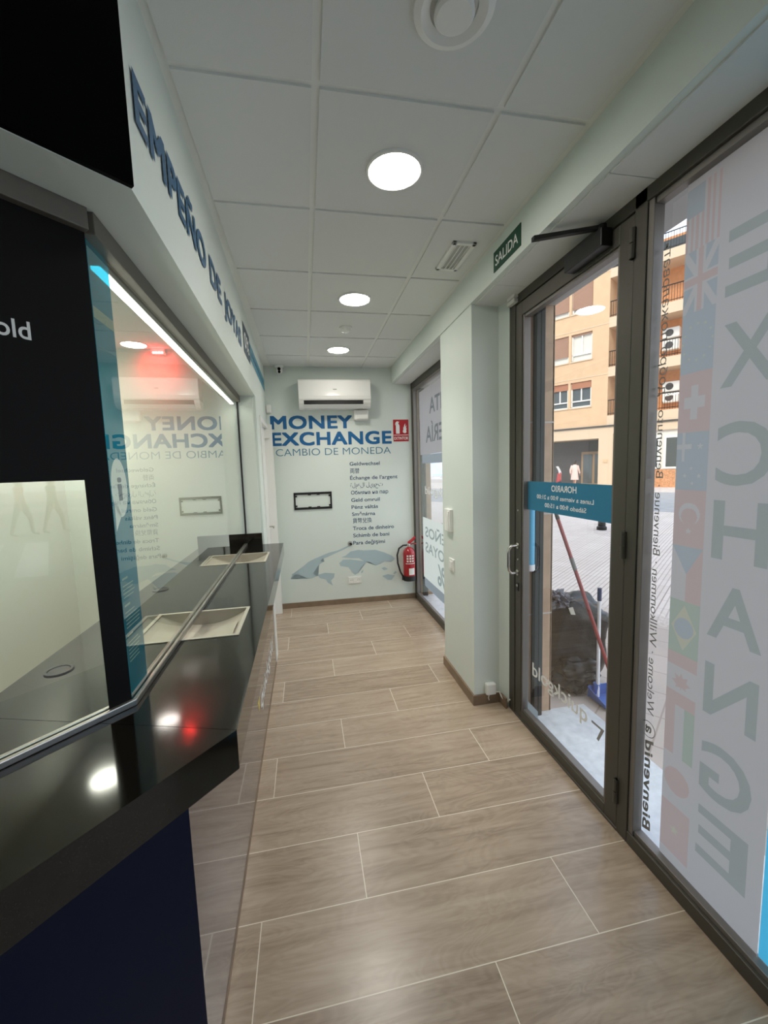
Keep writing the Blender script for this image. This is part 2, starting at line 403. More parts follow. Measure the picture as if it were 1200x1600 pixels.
st(MB().box(-1.95, -1.85, -1.5, 3.66, 0, 2.8).build('wall_staff_room_left', 'staff_wall'))
st(MB().box(-1.9, -.56, 3.625, 3.64, 0, 2.62).build('wall_staff_room_far', 'staff_wall'))
st(MB().box(-1.95, 1.55, -1.6, -1.48, 0, 2.9).build('wall_near', 'wall_paint'))
# bulkhead above the glazed counter (straight run, then turned at 45 degrees)
B0 = (-.347, 1.07); AD = Vector((-.754, -.656))
far_out = (B0[0]+AD.x*1.75, B0[1]+AD.y*1.75)
G0 = Vector((-.49, 1.165, 0)); G1 = Vector((-.522, 3.64, 0)); GA = Vector((-.686, -.727, 0)); GE = G0+GA*1.6
st(MB().prism([B0, (bx(3.66), 3.66), (-.60, 3.66), (-.565, 1.19), (GE.x-.05, GE.y+.05), (GE.x-.1, GE.y-.2), far_out], 2.25, 2.80).build('wall_bulkhead_left', 'wall_paint'))
# baseboards
bb = MB(BWT); bb.box(-.39, 1.29, -.012, 0, 0, .062); st(bb.build('baseboard_far', 'skirting'))
bb = MB(); bb.box(1.040, 1.056, 2.472, 3.09, 0, .07); bb.box(1.056, 1.243, 2.472, 2.484, 0, .07); bb.box(1.231, 1.243, 2.39, 2.472, 0, .07)
st(bb.build('baseboard_right', 'skirting'))

# ---------------------------------------------------------------- shopfront frame (fixed)
FX0, FX1 = 1.262, 1.33
fr = MB()
fr.box(FX0, FX1, 2.335, 2.405, 0, 2.60)              # jamb beside the pillar
fr.box(FX0, FX1, 1.378, 1.436, 0, 2.60)              # mullion the door hangs on
fr.box(FX0, FX1, -1.16, 2.405, 2.545, 2.605)         # head
fr.box(FX0, FX1, -1.16, 1.378, 0, .055)              # sill of the big pane
fr.box(FX0, FX1, 1.436, 2.335, -.005, .012)          # threshold
st(fr.build('trim_4', 'frame_metal', bevel=.003))
fi = MB()
fi.box(1.268, 1.312, 1.352, 1.378, .055, 2.545); fi.box(1.275, 1.312, -1.16, 1.352, .055, .075); fi.box(1.275, 1.312, -1.16, 1.352, 2.522, 2.545)
st(fi.build('trim_5', 'frame_inner', bevel=.002))
# big pane
w1 = thing('window_1', 'tall shop window covered in flag and EXCHANGE film beside the door', 'window', (1.31, .1, 0)); st(w1)
MB().box(1.306, 1.314, -1.15, 1.354, .06, 2.54).build('window_pane', 'door_glass', w1)
# far pane
w2 = thing('window_2', 'far shop window with white pawn lettering film past the pillar', 'window', (1.31, 3.95, 0)); st(w2)
f2 = MB(); f2.box(1.275, 1.335, 4.785, 4.845, 0, 2.60); f2.box(1.275, 1.335, 3.09, 3.14, 0, 2.60); f2.box(1.275, 1.335, 3.09, 4.845, 2.53, 2.60); f2.box(1.275, 1.335, 3.09, 4.845, 0, .06)
f2.build('window_frame', 'frame_metal', w2, bevel=.003)
f3 = MB(); f3.box(1.282, 1.312, 4.755, 4.785, .06, 2.53); f3.box(1.282, 1.312, 3.14, 4.755, 2.50, 2.53); f3.box(1.282, 1.312, 3.14, 4.755, .06, .085)
f3.build('window_bead', 'frame_inner', w2)
MB().box(1.306, 1.314, 3.13, 4.79, .07, 2.52).build('window_pane', 'door_glass', w2)

# ---------------------------------------------------------------- street ground
st(MB().box(1.33, 60, -60, 70, -.14, -.012).build('floor_sidewalk', 'paving'))
st(MB().box(1.33, 1.76, -1.2, 2.32, -.05, 0).box(1.33, 1.62, 3.09, 4.85, -.05, .02).build('floor_threshold', 'marble'))

# ================================================================== LEFT COUNTER
A = (-.193, .984); Bf = (-.214, 3.62)
AS = Vector((-.29, -.325)).normalized()
fx = lambda y: lerp(A[0], Bf[0], (y-A[1])/(Bf[1]-A[1]))
inn = (-.905, 1.21)
ct = thing('counter', 'long exchange counter with black granite top and glossy navy front', 'counter', (-.5, 2.2, 0))
s = MB(); Z0, Z1 = .90, 1.0
T1 = (-.655, -.290, 1.60, 1.915); T2 = (-.705, -.308, 2.90, 3.22)
s.prism([A, (fx(1.6), 1.6), (-.905, 1.6), inn], Z0, Z1)
for (x0, x1, y0, y1) in (T1, T2):
    s.prism([(x1, y0), (fx(y0), y0), (fx(y1), y1), (x1, y1)], Z0, Z1); s.prism([(-.905, y0), (x0, y0), (x0, y1), (-.905, y1)], Z0, Z1)
s.prism([(fx(1.915), 1.915), (fx(2.9), 2.9), (-.905, 2.9), (-.905, 1.915)], Z0, Z1)
s.prism([(fx(3.22), 3.22), Bf, (-.905, 3.62), (-.905, 3.22)], Z0, Z1)
bmesh.ops.remove_doubles(s.b, verts=s.b.verts, dist=1e-5)
s.build('counter_top', 'granite', ct)
e1 = (A[0]+AS.x*1.9, A[1]+AS.y*1.9); e2 = (inn[0]+AS.x*1.38, inn[1]+AS.y*1.38)
g = .0008
s = MB(); s.prism([(A[0]-g*.3, A[1]-g*2), (inn[0], inn[1]-g*2), e2, e1], Z0, Z1); o = s.build('angled_top', 'granite', ct)
# fronts
s = MB(); s.box(-.345, -.319, .995, 3.46, .012, Z0); s.build('front_panel', 'panel_navy', ct)
p0 = Vector((-.319, .993)); p1 = p0+AS*1.7; nrm = Vector((AS.y, -AS.x))
if nrm.x < 0: nrm = -nrm
q = nrm*.02
MB().prism([(p0.x, p0.y), (p0.x-.03, p0.y+.0), (p1.x-q.x, p1.y-q.y), (p1.x, p1.y)], .0, Z0).build('angled_panel', 'panel_dark', ct)
MB().box(-.375, -.316, 3.46, 3.632, 0, Z0).build('end_post', 'white_paint', ct)
MB().box(-.345, -.3155, .995, 3.46, 0, .009).build('base_trim', 'skirting', ct)
MB().box(-.905, -.388, 3.60, 3.625, Z1, 1.10).build('upstand', 'granite', ct)
jobs = [('quickgold', (-.3182, 2.36, .235), (0, 1, 0), (0, 0, 1), .86, .115, .01)]
text_mb(jobs).build('front_lettering', 'lettering_white', ct)
flat([[(-.3182, 2.24, .35), (-.3182, 2.31, .35), (-.3182, 2.275, .28)]]).build('front_emblem', 'lettering_yellow', ct)
for i, (gx, gy) in enumerate(((-.80, 2.36), (-.81, 1.44))):
    s = MB(); s.lathe([(.030, 0), (.040, 0), (.040, .004), (.031, .004), (.030, 0)], (gx, gy, Z1), n=28, cap=False)
    s.lathe([(.030, .0), (.029, .0025), (.0, .0025)], (gx, gy, Z1), n=28, cap=False)
    tag(s.build('cable_grommet', 'black_plastic', None, smooth=True), ['black round cable grommet in counter behind the long glass pane', 'black round cable grommet in counter behind the black-edged pane'][i], 'grommet')
# pay trays: troughs let into the top under the glass
for k, (x0, x1, y0, y1) in enumerate((T1, T2)):
    t = thing('pay_tray', ['steel pay tray sunk in counter nearest the red reflection', 'steel pay tray sunk in counter beside the far upstand'][k], 'tray', ((x0+x1)/2, (y0+y1)/2, .93))
    x0 += .0015; x1 -= .0015; y0 += .0015; y1 -= .0015
    s = MB(); n = 20; xs = [lerp(x0, x1, i/n) for i in range(n+1)]; xc = (x0+x1)/2; hw = (x1-x0)/2
    zz = lambda x: Z1-.005-.055*(1-((x-xc)/hw)**2)
    for a, b in zip(xs, xs[1:]):
        s.face([(a, y0, zz(a)), (b, y0, zz(b)), (b, y1, zz(b)), (a, y1, zz(a))])
        s.face([(a, y1, zz(a)), (b, y1, zz(b)), (b, y1, Z1), (a, y1, Z1)]); s.face([(a, y0, zz(a)), (b, y0, zz(b)), (b, y0, Z1), (a, y0, Z1)])
    bmesh.ops.remove_doubles(s.b, verts=s.b.verts, dist=1e-5); s.build('dish', 'tray_steel', t, smooth=True)
    s = MB(); r = .012
    s.box(x0-r, x1+r, y0-r, y0+.002, Z1, Z1+.003); s.box(x0-r, x1+r, y1-.002, y1+r, Z1, Z1+.003); s.box(x0-r, x0+.002, y0, y1, Z1, Z1+.003); s.box(x1-.002, x1+r, y0, y1, Z1, Z1+.003)
    s.build('rim', 'tray_rim', t)
    if k == 0:
        s = MB()
        for i in range(9):
            a = lerp(x0+.02, x1-.03, i/8)
        pr = [[(lerp(x0+.03, x1-.02, i/10), yy, zz(lerp(x0+.03, x1-.02, i/10))+.004+.006*math.sin(i*1.3+yy*30)) for yy in (y0+.02, y0+.08, y0+.15, y0+.21)] for i in range(11)]
        s.loft(pr, cap=False, closed=False)
        s.build('protective_film', 'tray_rim', t, smooth=True)
# glass screens
sg = thing('glass_screen', 'long clear glass security screen standing on the straight counter', 'glass screen', tuple(G0+Vector((0, 1.2, 1.0))))
td = (G1-G0).normalized(); tn = Vector((td.y, -td.x, 0))     # tn points to the corridor
def gq(y0, y1, z0, z1, off0, off1, base=G0, d=td, nn=tn):
    a = base+d*y0; b = base+d*y1
    return [tuple(a+nn*off0)[:2]+(z0,), tuple(b+nn*off0)[:2]+(z0,), tuple(b+nn*off1)[:2]+(z0,), tuple(a+nn*off1)[:2]+(z0,),
            tuple(a+nn*off0)[:2]+(z1,), tuple(b+nn*off0)[:2]+(z1,), tuple(b+nn*off1)[:2]+(z1,), tuple(a+nn*off1)[:2]+(z1,)]
LG = (G1-G0).length
MB().hexa(gq(0, LG-.01, 1.003, 2.22, -.008, 0)).build('glass_pane', 'screen_glass', sg)
MB().hexa(gq(-.006, LG, 1.0, 1.018, .001, .013)).hexa(gq(0, LG, 1.0, 1.018, -.021, -.009)).build('bottom_rail', 'rail_metal', sg, bevel=.003)
MB().hexa(gq(0, LG, 2.198, 2.25, -.012, .022)).build('top_rail', 'header_metal', sg, bevel=.002)
MB().hexa(gq(LG-.012, LG, 1.0, 2.25, -.012, .006)).build('end_gasket', 'black_plastic', sg)
ts = MB().hexa(gq(.012, .140, 1.004, 2.200, -.0098, -.0088)).build('teal_film', 'film_teal', sg)
MB().hexa(gq(.024, .139, 2.015, 2.043, -.0086, -.0082)).build('pale_tape', 'film_tape', sg)
# info bubble
def gp(y, z, off=-.0083): q_ = G0+td*(y+.022)+tn*off; return (q_.x, q_.y, z)
pts = [gp(.052+.050*math.cos(a), 1.585+.080*math.sin(a)) for a in [2*PI*k/36 for k in range(36)]]
MB().face(pts); s = MB(); s.face(pts); s.face([gp(.012, 1.555), gp(.050, 1.512), gp(.008, 1.470)]); s.build('information_bubble', 'lettering_white', sg)
text_mb([('i', gp(.040, 1.55, -.0080), tuple(td), (0, 0, 1), .026, .072, .02)]).build('bubble_letter', 'logo_dark', sg)
s = MB(); z = 1.335
for k in range(3):
    s.face([gp(.010, z), gp(.046, z), gp(.046, z+.006), gp(.010, z+.006)]); z -= .018
    for i in range(4+k):
        e = .1+random.uniform(-.03, .01)
        s.face([gp(.010, z), gp(e, z), gp(e, z+.003), gp(.010, z+.003)]); z -= .0105
    z -= .014
s.build('small_print', 'film_tape', sg)
an = Vector((-GA.y, GA.x, 0)); 
if an.y > 0: an = -an
LA = 1.55
ag = thing('glass_screen', 'angled glass security screen with black film around a clear opening', 'glass screen', tuple(G0+GA*.8+Vector((0, 0, 1.0))))
gaq = lambda y0, y1, z0, z1, o0, o1: gq(y0, y1, z0, z1, o0, o1, G0, GA, an)
MB().hexa(gaq(.004, LA, 1.003, 2.22, -.008, 0)).build('glass_pane', 'screen_glass', ag)
MB().hexa(gaq(-.006, LA, 1.0, 1.018, .001, .013)).hexa(gaq(0, LA, 1.0, 1.018, -.021, -.009)).build('bottom_rail', 'rail_metal', ag, bevel=.003)
MB().hexa(gaq(0, LA, 2.200, 2.25, -.012, .022)).build('top_rail', 'header_metal', ag, bevel=.002)
s = MB(); s.hexa(gaq(.002, .057, 1.018, 1.61, .0005, .0015)); s.hexa(gaq(.002, LA, 1.61, 2.205, .0005, .0015)); s.build('black_film', 'black_vinyl', ag)
q_ = G0+GA*1.0+an*.0022
q2 = G0+GA*.135+an*.0022
text_mb([('quickgold', (q2.x+GA.x*.185, q2.y+GA.y*.185, 1.921), tuple(-GA), (0, 0, 1), .19, .040, .012)]).build('film_lettering', 'lettering_white', ag)
# LED bar behind the glass
led = thing('led_strip', 'white LED light bar behind the top of the long glass', 'light', tuple(G0+Vector((-.05, 1.2, 2.19))))
MB().hexa(gq(.125, LG-.06, 2.180, 2.205, -.050, -.018)).build('housing', 'header_metal', led)
MB().hexa(gq(.125, LG-.06, 2.172, 2.181, -.046, -.022)).build('diffuser', 'led', led)
# black sign board on the angled bulkhead face
bd = Vector((AD.x, AD.y, 0)); bn = Vector((-AD.y, AD.x, 0)); 
if bn.y > 0: bn = -bn
b0 = Vector((B0[0], B0[1], 0))
tag(MB().hexa(gq(.0, 1.8, 2.252, 2.785, .0, .012, b0, bd, bn)).build('sign_board', 'black_gloss', None), 'glossy black sign board covering the angled bulkhead above the screen', 'sign board')
# staff-room beacon with red glow
rb = thing('alarm_beacon', 'small red alarm light glowing on the wall behind glass', 'alarm light', (-1.08, 3.6, 2.56))
MB().box(-1.13, -1.03, 3.585, 3.626, 2.555, 2.60).build('housing', 'white_plastic', rb, bevel=.004)
s = MB()
for k in range(4): s.box(-1.115+.02*k, -1.105+.02*k, 3.578, 3.585, 2.562, 2.572)
s.build('red_diodes', 'red_led', rb)
l = bpy.data.lights.new('beacon_light', 'SPOT'); l.energy = 6; l.color = (1, .03, .03); l.spot_size = math.radians(140); l.spot_blend = 1; l.shadow_soft_size = .05
lo = bpy.data.objects.new('beacon_light', l); C.objects.link(lo); lo.parent = rb; lo.location = (0, -.10, .03); lo.rotation_euler = (math.radians(42), 0, 0)

# ================================================================== CEILING FIXTURES
def downlight(x, y, z, label, group=None, beam=1):
    t = thing('ceiling_downlight', label, 'ceiling light', (x, y, z-.03), group=group)
    s = MB(); s.lathe([(.098, -.006), (.103, -.010), (.111, -.008), (.113, 0), (.113, .012)], (x, y, z), n=40, cap=False); s.build('trim_ring', 'white_gloss', t, smooth=True)
    s = MB(); s.lathe([(.0985, -.0065), (.0, -.0065)], (x, y, z), n=40, cap=False); s.build('diffuser', 'lamp', t)
    l = bpy.data.lights.new('downlight_beam', 'SPOT'); l.energy = BEAM*beam; l.color = (1, .96, .89); l.spot_size = math.radians(112); l.spot_blend = .85; l.shadow_soft_size = .09
    lo = bpy.data.objects.new('downlight_beam', l); C.objects.link(lo); lo.parent = t; lo.location = (0, 0, .012)
ZT = 2.7785
downlight(.404, 1.700, ZT, 'round glowing ceiling downlight largest in view, nearest the air valve', None, .85)
downlight(.394, 2.935, ZT, 'round glowing ceiling downlight between vent grille and smoke detector', None, 1.1)
downlight(.378, 4.146, ZT, 'round glowing ceiling downlight farthest, in front of air conditioner')
for x, y, z, q in ((-1.55, 3.15, 2.60, 1.1), (-1.3, 1.9, 2.60, 1.1), (-1.45, .3, 2.60, 1.2)):  # first read off its granite reflection; the others added to light the staff room
    downlight(x, y, z, 'round ceiling downlight in staff room out of view, some added for light', 'downlights outside the picture', q)
v = thing('air_valve', 'round white ceiling air valve cut by the top edge', 'air vent', (.431, 1.11, ZT-.03))
MB().lathe([(.105, .0), (.103, -.012), (.085, -.018), (.062, -.008), (.06, .006)], (.431, 1.11, ZT), n=40, cap=False).build('outer_ring', 'white_plastic', v, smooth=True)
MB().lathe([(.0, -.030), (.045, -.030), (.052, -.024), (.050, -.012), (.012, -.004), (.012, .012)], (.431, 1.11, ZT), n=40, cap=False).build('centre_disc', 'white_plastic', v, smooth=True)
v = thing('smoke_detector', 'small round smoke detector on ceiling between two downlights', 'smoke detector', (.388, 3.51, ZT-.04))
MB().lathe([(.052, 0), (.052, -.012), (.046, -.016)], (.388, 3.51, ZT), n=32, cap=True).build('base', 'white_plastic', v, smooth=True)
MB().lathe([(.040, -.014), (.036, -.032), (.02, -.040), (0, -.040)], (.388, 3.51, ZT), n=32, cap=False).build('sensor_cap', 'white_gloss', v, smooth=True)
v = thing('ceiling_vent', 'rectangular slotted white air grille in the right ceiling tiles', 'air vent', (.88, 2.30, ZT-.02))
s = MB(); X0, X1, Y0, Y1 = .815, .945, 2.15, 2.45
s.box(X0, X1, Y0, Y0+.022, ZT-.012, ZT+.002); s.box(X0, X1, Y1-.022, Y1, ZT-.012, ZT+.002); s.box(X0, X0+.022, Y0, Y1, ZT-.012, ZT+.002); s.box(X1-.022, X1, Y0, Y1, ZT-.012, ZT+.002)
s.build('frame', 'white_plastic', v, bevel=.003)
for k in range(4):
    xx = lerp(X0+.03, X1-.03, k/3)
    MB().hexa([(xx-.008, Y0+.02, ZT-.012), (xx-.005, Y0+.02, ZT-.012), (xx-.005, Y1-.02, ZT-.012), (xx-.008, Y1-.02, ZT-.012), (xx+.005, Y0+.02, ZT+.0), (xx+.008, Y0+.02, ZT), (xx+.008, Y1-.02, ZT), (xx+.005, Y1-.02, ZT)]).build('slat', 'white_plastic', v)
v = thing('security_camera', 'white dome camera with black lens in the far ceiling corner', 'camera', (-.222, 4.80, 2.70))
cx, cy = -.222, 4.795
MB().lathe([(.048, 0), (.048, -.022), (.040, -.028)], (cx, cy, ZT+.006), n=24).build('mount', 'white_plastic', v, smooth=True)
MB().lathe([(.030, -.02), (.036, -.04), (.036, -.062), (.028, -.082), (.0, -.090)], (cx, cy, ZT), n=24, cap=False).build('body', 'white_gloss', v, smooth=True)
MB().lathe([(.017, 0), (.017, .008), (.0, .011)], (cx, cy-.033, ZT-.045), (0, -1, -.15), n=18, cap=False).build('lens', 'black_gloss', v, smooth=True)
MB().lathe([(.015, 0), (.015, .006), (.0, .008)], (cx, cy-.031, ZT-.075), (0, -1, -.35), n=18, cap=False).build('infrared_window', 'black_gloss', v, smooth=True)

# ================================================================== BACK WALL
def bw_thing(name, label, cat, x, z, y=0, group=None):
    p = BWT @ Vector((x, y, z)); return thing(name, label, cat, tuple(p), -.0216, group)
# air conditioner: profile in (depth, z) swept along x
ac = bw_thing('air_conditioner', 'white wall air conditioner above the blue MONEY lettering', 'air conditioner', .372, 2.30)
prof = [(0, 2.612), (.15, 2.612), (.185, 2.604), (.198, 2.585), (.200, 2.43), (.196, 2.395), (.188, 2.382)]
prof2 = [(0, 2.382), (.188, 2.382), (.178, 2.355), (.150, 2.318), (.120, 2.302), (.02, 2.300), (0, 2.302)]
AX0, AX1 = -.025, .770
s = MB(BWT); s.loft([[(x, -d, z) for d, z in prof+[(0, 2.382)]] for x in (AX0, AX1)]); s.build('front_cover', 'white_gloss', ac, bevel=.004)
s = MB(BWT)
s.loft([[(x, -d, z) for d, z in prof2] for x in (AX0, AX0+.055)]); s.loft([[(x, -d, z) for d, z in prof2] for x in (AX1-.085, AX1)])
s.loft([[(x, -d, z) for d, z in [(0, 2.382), (.10, 2.382), (.10, 2.302), (0, 2.302)]] for x in (AX0+.05, AX1-.08)])
s.build('lower_body', 'white_plastic', ac)
MB(BWT).box(AX0+.055, AX1-.085, -.176, -.098, 2.340, 2.3815).build('air_outlet', 'black_plastic', ac)
s = MB(BWT); s.loft([[(x, -d, z) for d, z in [(.186, 2.338), (.178, 2.330), (.13, 2.304), (.10, 2.300), (.10, 2.308), (.128, 2.316), (.172, 2.338)]] for x in (AX0+.056, AX1-.086)]); s.build('louvre', 'white_gloss', ac)
MB(BWT).box(.352, .392, -.2015, -.199, 2.492, 2.501).build('badge', 'lettering_grey', ac)
s = MB(BWT); s.box(.636, .648, -.2015, -.199, 2.484, 2.520); s.box(.660, .672, -.2015, -.199, 2.484, 2.520); s.build('display', 'lettering_white', ac)
eb = bw_thing('junction_box', 'small rounded white box under right end of air conditioner', 'box', .67, 2.18)
MB(BWT).box(.585, .755, -.07, 0, 2.178, 2.294).build('housing', 'white_plastic', eb, bevel=.018, seg=3)
MB(BWT).box(.615, .745, -.076, -.068, 2.19, 2.235).build('lens_cover', 'white_gloss', eb, bevel=.006)
tag(MB(BWT).box(-.39, -.335, -.05, .0, 2.27, 2.36).build('motion_sensor', 'white_plastic', None, bevel=.01), 'white motion sensor in wall corner left of MONEY lettering', 'sensor')
yo = -.0015
hd = bw_thing('wall_lettering', 'large blue MONEY EXCHANGE lettering with thin subtitle on back wall', 'lettering', .33, 1.78)
text_mb([('MONEY', (-.357, yo, 2.092), (1, 0, 0), (0, 0, 1), .925, .158, .030), ('EXCHANGE', (-.357, yo, 1.905), (1, 0, 0), (0, 0, 1), 1.386, .160, .030)], BWT).build('headline', 'text_blue', hd)
text_mb([('CAMBIO DE MONEDA', (-.315, yo, 1.790), (1, 0, 0), (0, 0, 1), 1.33, .085, -.008)], BWT).build('subtitle', 'text_steel', hd)
gl = bw_thing('wall_lettering', 'column of small dark blue currency exchange words in many languages', 'lettering', .7, .72)
for body, x0, x1, z, cap, bold in (('Geldwechsel', .519, .876, 1.660, .044, .010), ('両替', .522, .631, 1.572, .05, 0), ("Échange de l'argent", .518, 1.087, 1.494, .044, .010), ('ةلمعلا ليوحت', .518, .905, 1.409, .05, 0),
        ('Обмяна на пар', .522, .969, 1.320, .044, .010), ('Geld omruil', .522, .862, 1.232, .045, .010), ('Pénz váltás', .522, .839, 1.148, .044, .010), ('Směnárna', .524, .803, 1.064, .044, .010),
        ('貨幣兌換', .530, .758, .980, .05, 0), ('Troca de dinheiro', .528, 1.027, .892, .046, .010), ('Schimb de bani', .528, .967, .806, .046, .010), ('Para değişimi', .525, .911, .717, .046, .010)):
    text_mb([(body, (x0, yo, z), (1, 0, 0), (0, 0, 1), x1-x0, cap, bold)], BWT).build('text_line', 'text_navy', gl)
MAPS = [[(-.231, .351), (-.205, .411), (-.137, .445), (-.075, .494), (-.013, .544), (.048, .573), (.155, .61), (.231, .639), (.339, .66), (.432, .697), (.494, .724), (.501, .711), (.415, .67), (.307, .627), (.214, .59), (.161, .578), (.121, .542), (.175, .537), (.112, .507), (.08, .467), (.032, .409), (.053, .372), (.091, .369), (.03, .351), (-.023, .343), (-.082, .352), (-.128, .397), (-.161, .408), (-.192, .395)],
 [(.091, .381), (.175, .398), (.288, .382), (.279, .336), (.239, .299), (.259, .235), (.203, .276), (.179, .32), (.112, .341)],
 [(.347, .503), (.395, .542), (.487, .540), (.61, .515), (.679, .500), (.631, .46), (.599, .43), (.573, .369), (.529, .348), (.489, .399), (.455, .448), (.361, .468)],
 [(.608, .382), (.634, .404), (.628, .373), (.607, .358)],
 [(.373, .572), (.427, .591), (.491, .637), (.584, .652), (.645, .64), (.786, .639), (.895, .6), (.988, .554), (1.027, .516), (.978, .475), (.899, .489), (.843, .461), (.787, .444), (.726, .493), (.648, .506), (.587, .549), (.503, .555), (.442, .567)],
 [(.857, .407), (.897, .417), (.936, .39), (.888, .378)], [(.862, .308), (.934, .326), (1.021, .304), (.979, .25), (.932, .254)], [(1.00, .33), (1.03, .36), (1.05, .34), (1.02, .32)]]
m = MB(BWT)
for p in MAPS:
    f = m.face([(x, yo, z) for x, z in p])
bmesh.ops.triangulate(m.b, faces=m.b.faces[:])
tag(m.build('world_map_decal', 'map_blue', None), 'pale grey-blue world map decal low on the back wall', 'wall decal')
fb = bw_thing('bracket_frame', 'empty black rectangular mounting frame on the back wall', 'mounting frame', .075, 1.165)
s = MB(BWT); x0, x1, z0, z1, t = -.142, .294, 1.166, 1.366, .026
s.box(x0, x1, -.012, 0, z1-t, z1); s.box(x0, x1, -.012, 0, z0, z0+t); s.box(x0, x0+t*.7, -.012, 0, z0, z1); s.box(x1-t*.7, x1, -.012, 0, z0, z1)
s.build('frame', 'black_plastic', fb, bevel=.002)
for xx in (.02, .12):
    for zz in (z0+t, z1-t-.008): MB(BWT).box(xx, xx+.035, -.010, 0, zz, zz+.008).build('clip', 'black_plastic', fb)
for xx in (x0+.018, x1-.036):
    for zz in (z0+.034, z1-.052): MB(BWT).box(xx, xx+.018, -.010, 0, zz, zz+.018).build('clip', 'black_plastic', fb)
cs = bw_thing('cable_stub', 'black cable stub poking from wall above the world map', 'cable', .487, .736)
MB(BWT).lathe([(.026, 0), (.028, .008), (.02, .02), (.014, .022)], (.487, 0, .737), (0, -1, 0), 20).build('gland', 'lettering_grey', cs, smooth=True)
MB(BWT).tube([(.487, 0, .737), (.489, -.02, .737), (.500, -.035, .727)], .013, 10).build('plug', 'rubber', cs, smooth=True)
so = bw_thing('wall_socket', 'double white wall socket low on the back wall map', 'socket', .527, .24)
MB(BWT).box(.448, .607, -.010, 0, .243, .328).build('face_plate', 'white_plastic', so, bevel=.004)
for xx in (.488, .567):
    s = MB(BWT); s.lathe([(.028, 0), (.026, .003), (.022, .0), (.02, -.004), (0, -.004)], (xx, -.0105, .285), (0, -1, 0), 24, cap=False); o = s.build('outlet', 'white_gloss', so, smooth=True)
    MB(BWT).box(xx-.012, xx-.007, -.0125, -.010, .283, .288).box(xx+.007, xx+.012, -.0125, -.010, .283, .288).build('pin_hole', 'black_plastic', o)
# fire sign
fs = bw_thing('fire_sign', 'red EXTINTOR sign with white extinguisher and flame pictogram', 'sign', 1.145, 1.925)
MB(BWT).box(1.052, 1.238, -.004, 0, 1.930, 2.184).build('panel', 'sign_red', fs)
y2 = -.0048
P2 = lambda pts: [(x, y2, z) for x, z in pts]
s = MB(BWT)
s.face(P2([(1.084, 2.020), (1.128, 2.020), (1.128, 2.115), (1.120, 2.130), (1.113, 2.136), (1.113, 2.146), (1.124, 2.158), (1.100, 2.166), (1.080, 2.150), (1.074, 2.120), (1.080, 2.120), (1.088, 2.145), (1.099, 2.146), (1.099, 2.136), (1.092, 2.130), (1.084, 2.115)]))
s.face(P2([(1.172, 2.030), (1.196, 2.024), (1.212, 2.036), (1.208, 2.060), (1.215, 2.085), (1.204, 2.075), (1.212, 2.120), (1.196, 2.095), (1.198, 2.140), (1.182, 2.110), (1.186, 2.080), (1.174, 2.100), (1.178, 2.070), (1.166, 2.050)]))
s.face(P2([(1.056, 2.000), (1.234, 2.000), (1.234, 2.006), (1.056, 2.006)]))
bmesh.ops.triangulate(s.b, faces=s.b.faces[:]); s.build('pictogram', 'lettering_white', fs)
text_mb([('EXTINTOR', (1.060, y2, 1.950), (1, 0, 0), (0, 0, 1), .170, .034, .012)], BWT).build('caption', 'lettering_white', fs)
# extinguisher
ex = bw_thing('fire_extinguisher', 'red fire extinguisher with black hose hung in far right corner', 'fire extinguisher', 1.185, .25)
EX, EY = 1.185, -.085
MB(BWT).lathe([(.058, .285), (.072, .30), (.073, .32), (.073, .585), (.066, .622), (.045, .650), (.022, .662), (.020, .675)], (EX, EY, 0), n=32).build('cylinder', 'ext_red', ex, smooth=True)
MB(BWT).lathe([(.060, .252), (.074, .256), (.074, .318), (.070, .318)], (EX, EY, 0), n=32).build('base_cap', 'rubber', ex, smooth=True)
def arc_panel(z0, z1, a0, a1, r=.0742):
    m_ = MB(BWT); n = 10
    m_.loft([[(EX+r*math.sin(lerp(a0, a1, i/n)), EY-r*math.cos(lerp(a0, a1, i/n)), z) for i in range(n+1)] for z in (z0, z1)], cap=False, closed=False); return m_
lb = arc_panel(.335, .415, -.25, .75).build('white_label', 'paper', ex)
m_ = arc_panel(.470, .476, -.8, .9)
for zz in (.50, .53, .56):
    for a in (-.55, -.2, .15, .5): 
        for k in (0, 1): pass
m_.build('label_stripe', 'lettering_white', ex)
for zz in (.492, .524, .556):
    for a in (-.6, -.15, .30): arc_panel(zz, zz+.02, a, a+.3, .0744).build('label_symbol', 'paper', ex)
MB(BWT).lathe([(.022, .668), (.026, .675), (.026, .70), (.016, .71)], (EX, EY, 0), n=16).build('valve', 'steel', ex, smooth=True)
MB(BWT).hexa([(EX-.012, EY-.02, .700), (EX+.012, EY-.02, .700), (EX+.085, EY-.012, .765), (EX+.075, EY-.012, .775), (EX-.012, EY+.01, .725), (EX+.012, EY+.01, .725), (EX+.085, EY+.012, .785), (EX+.075, EY+.012, .79)]).build('lever', 'ext_red', ex)
MB(BWT).tube([(EX+.01, EY, .69), (EX+.05, EY, .705), (EX+.09, EY, .698)], .008, 8).build('carry_handle', 'ext_red', ex)
MB(BWT).tube([(EX-.02, EY, .688), (EX-.07, EY-.01, .69), (EX-.125, EY-.02, .655), (EX-.15, EY-.03, .58), (EX-.145, EY-.03, .48), (EX-.115, EY-.03, .37), (EX-.085, EY-.02, .315), (EX-.078, EY-.012, .27)], [.010]*6+[.012, .016], 12).build('hose', 'rubber', ex, smooth=True)
MB(BWT).box(EX-.03, EX+.03, EY+.06, 0, .56, .62).build('wall_bracket', 'black_metal', ex)

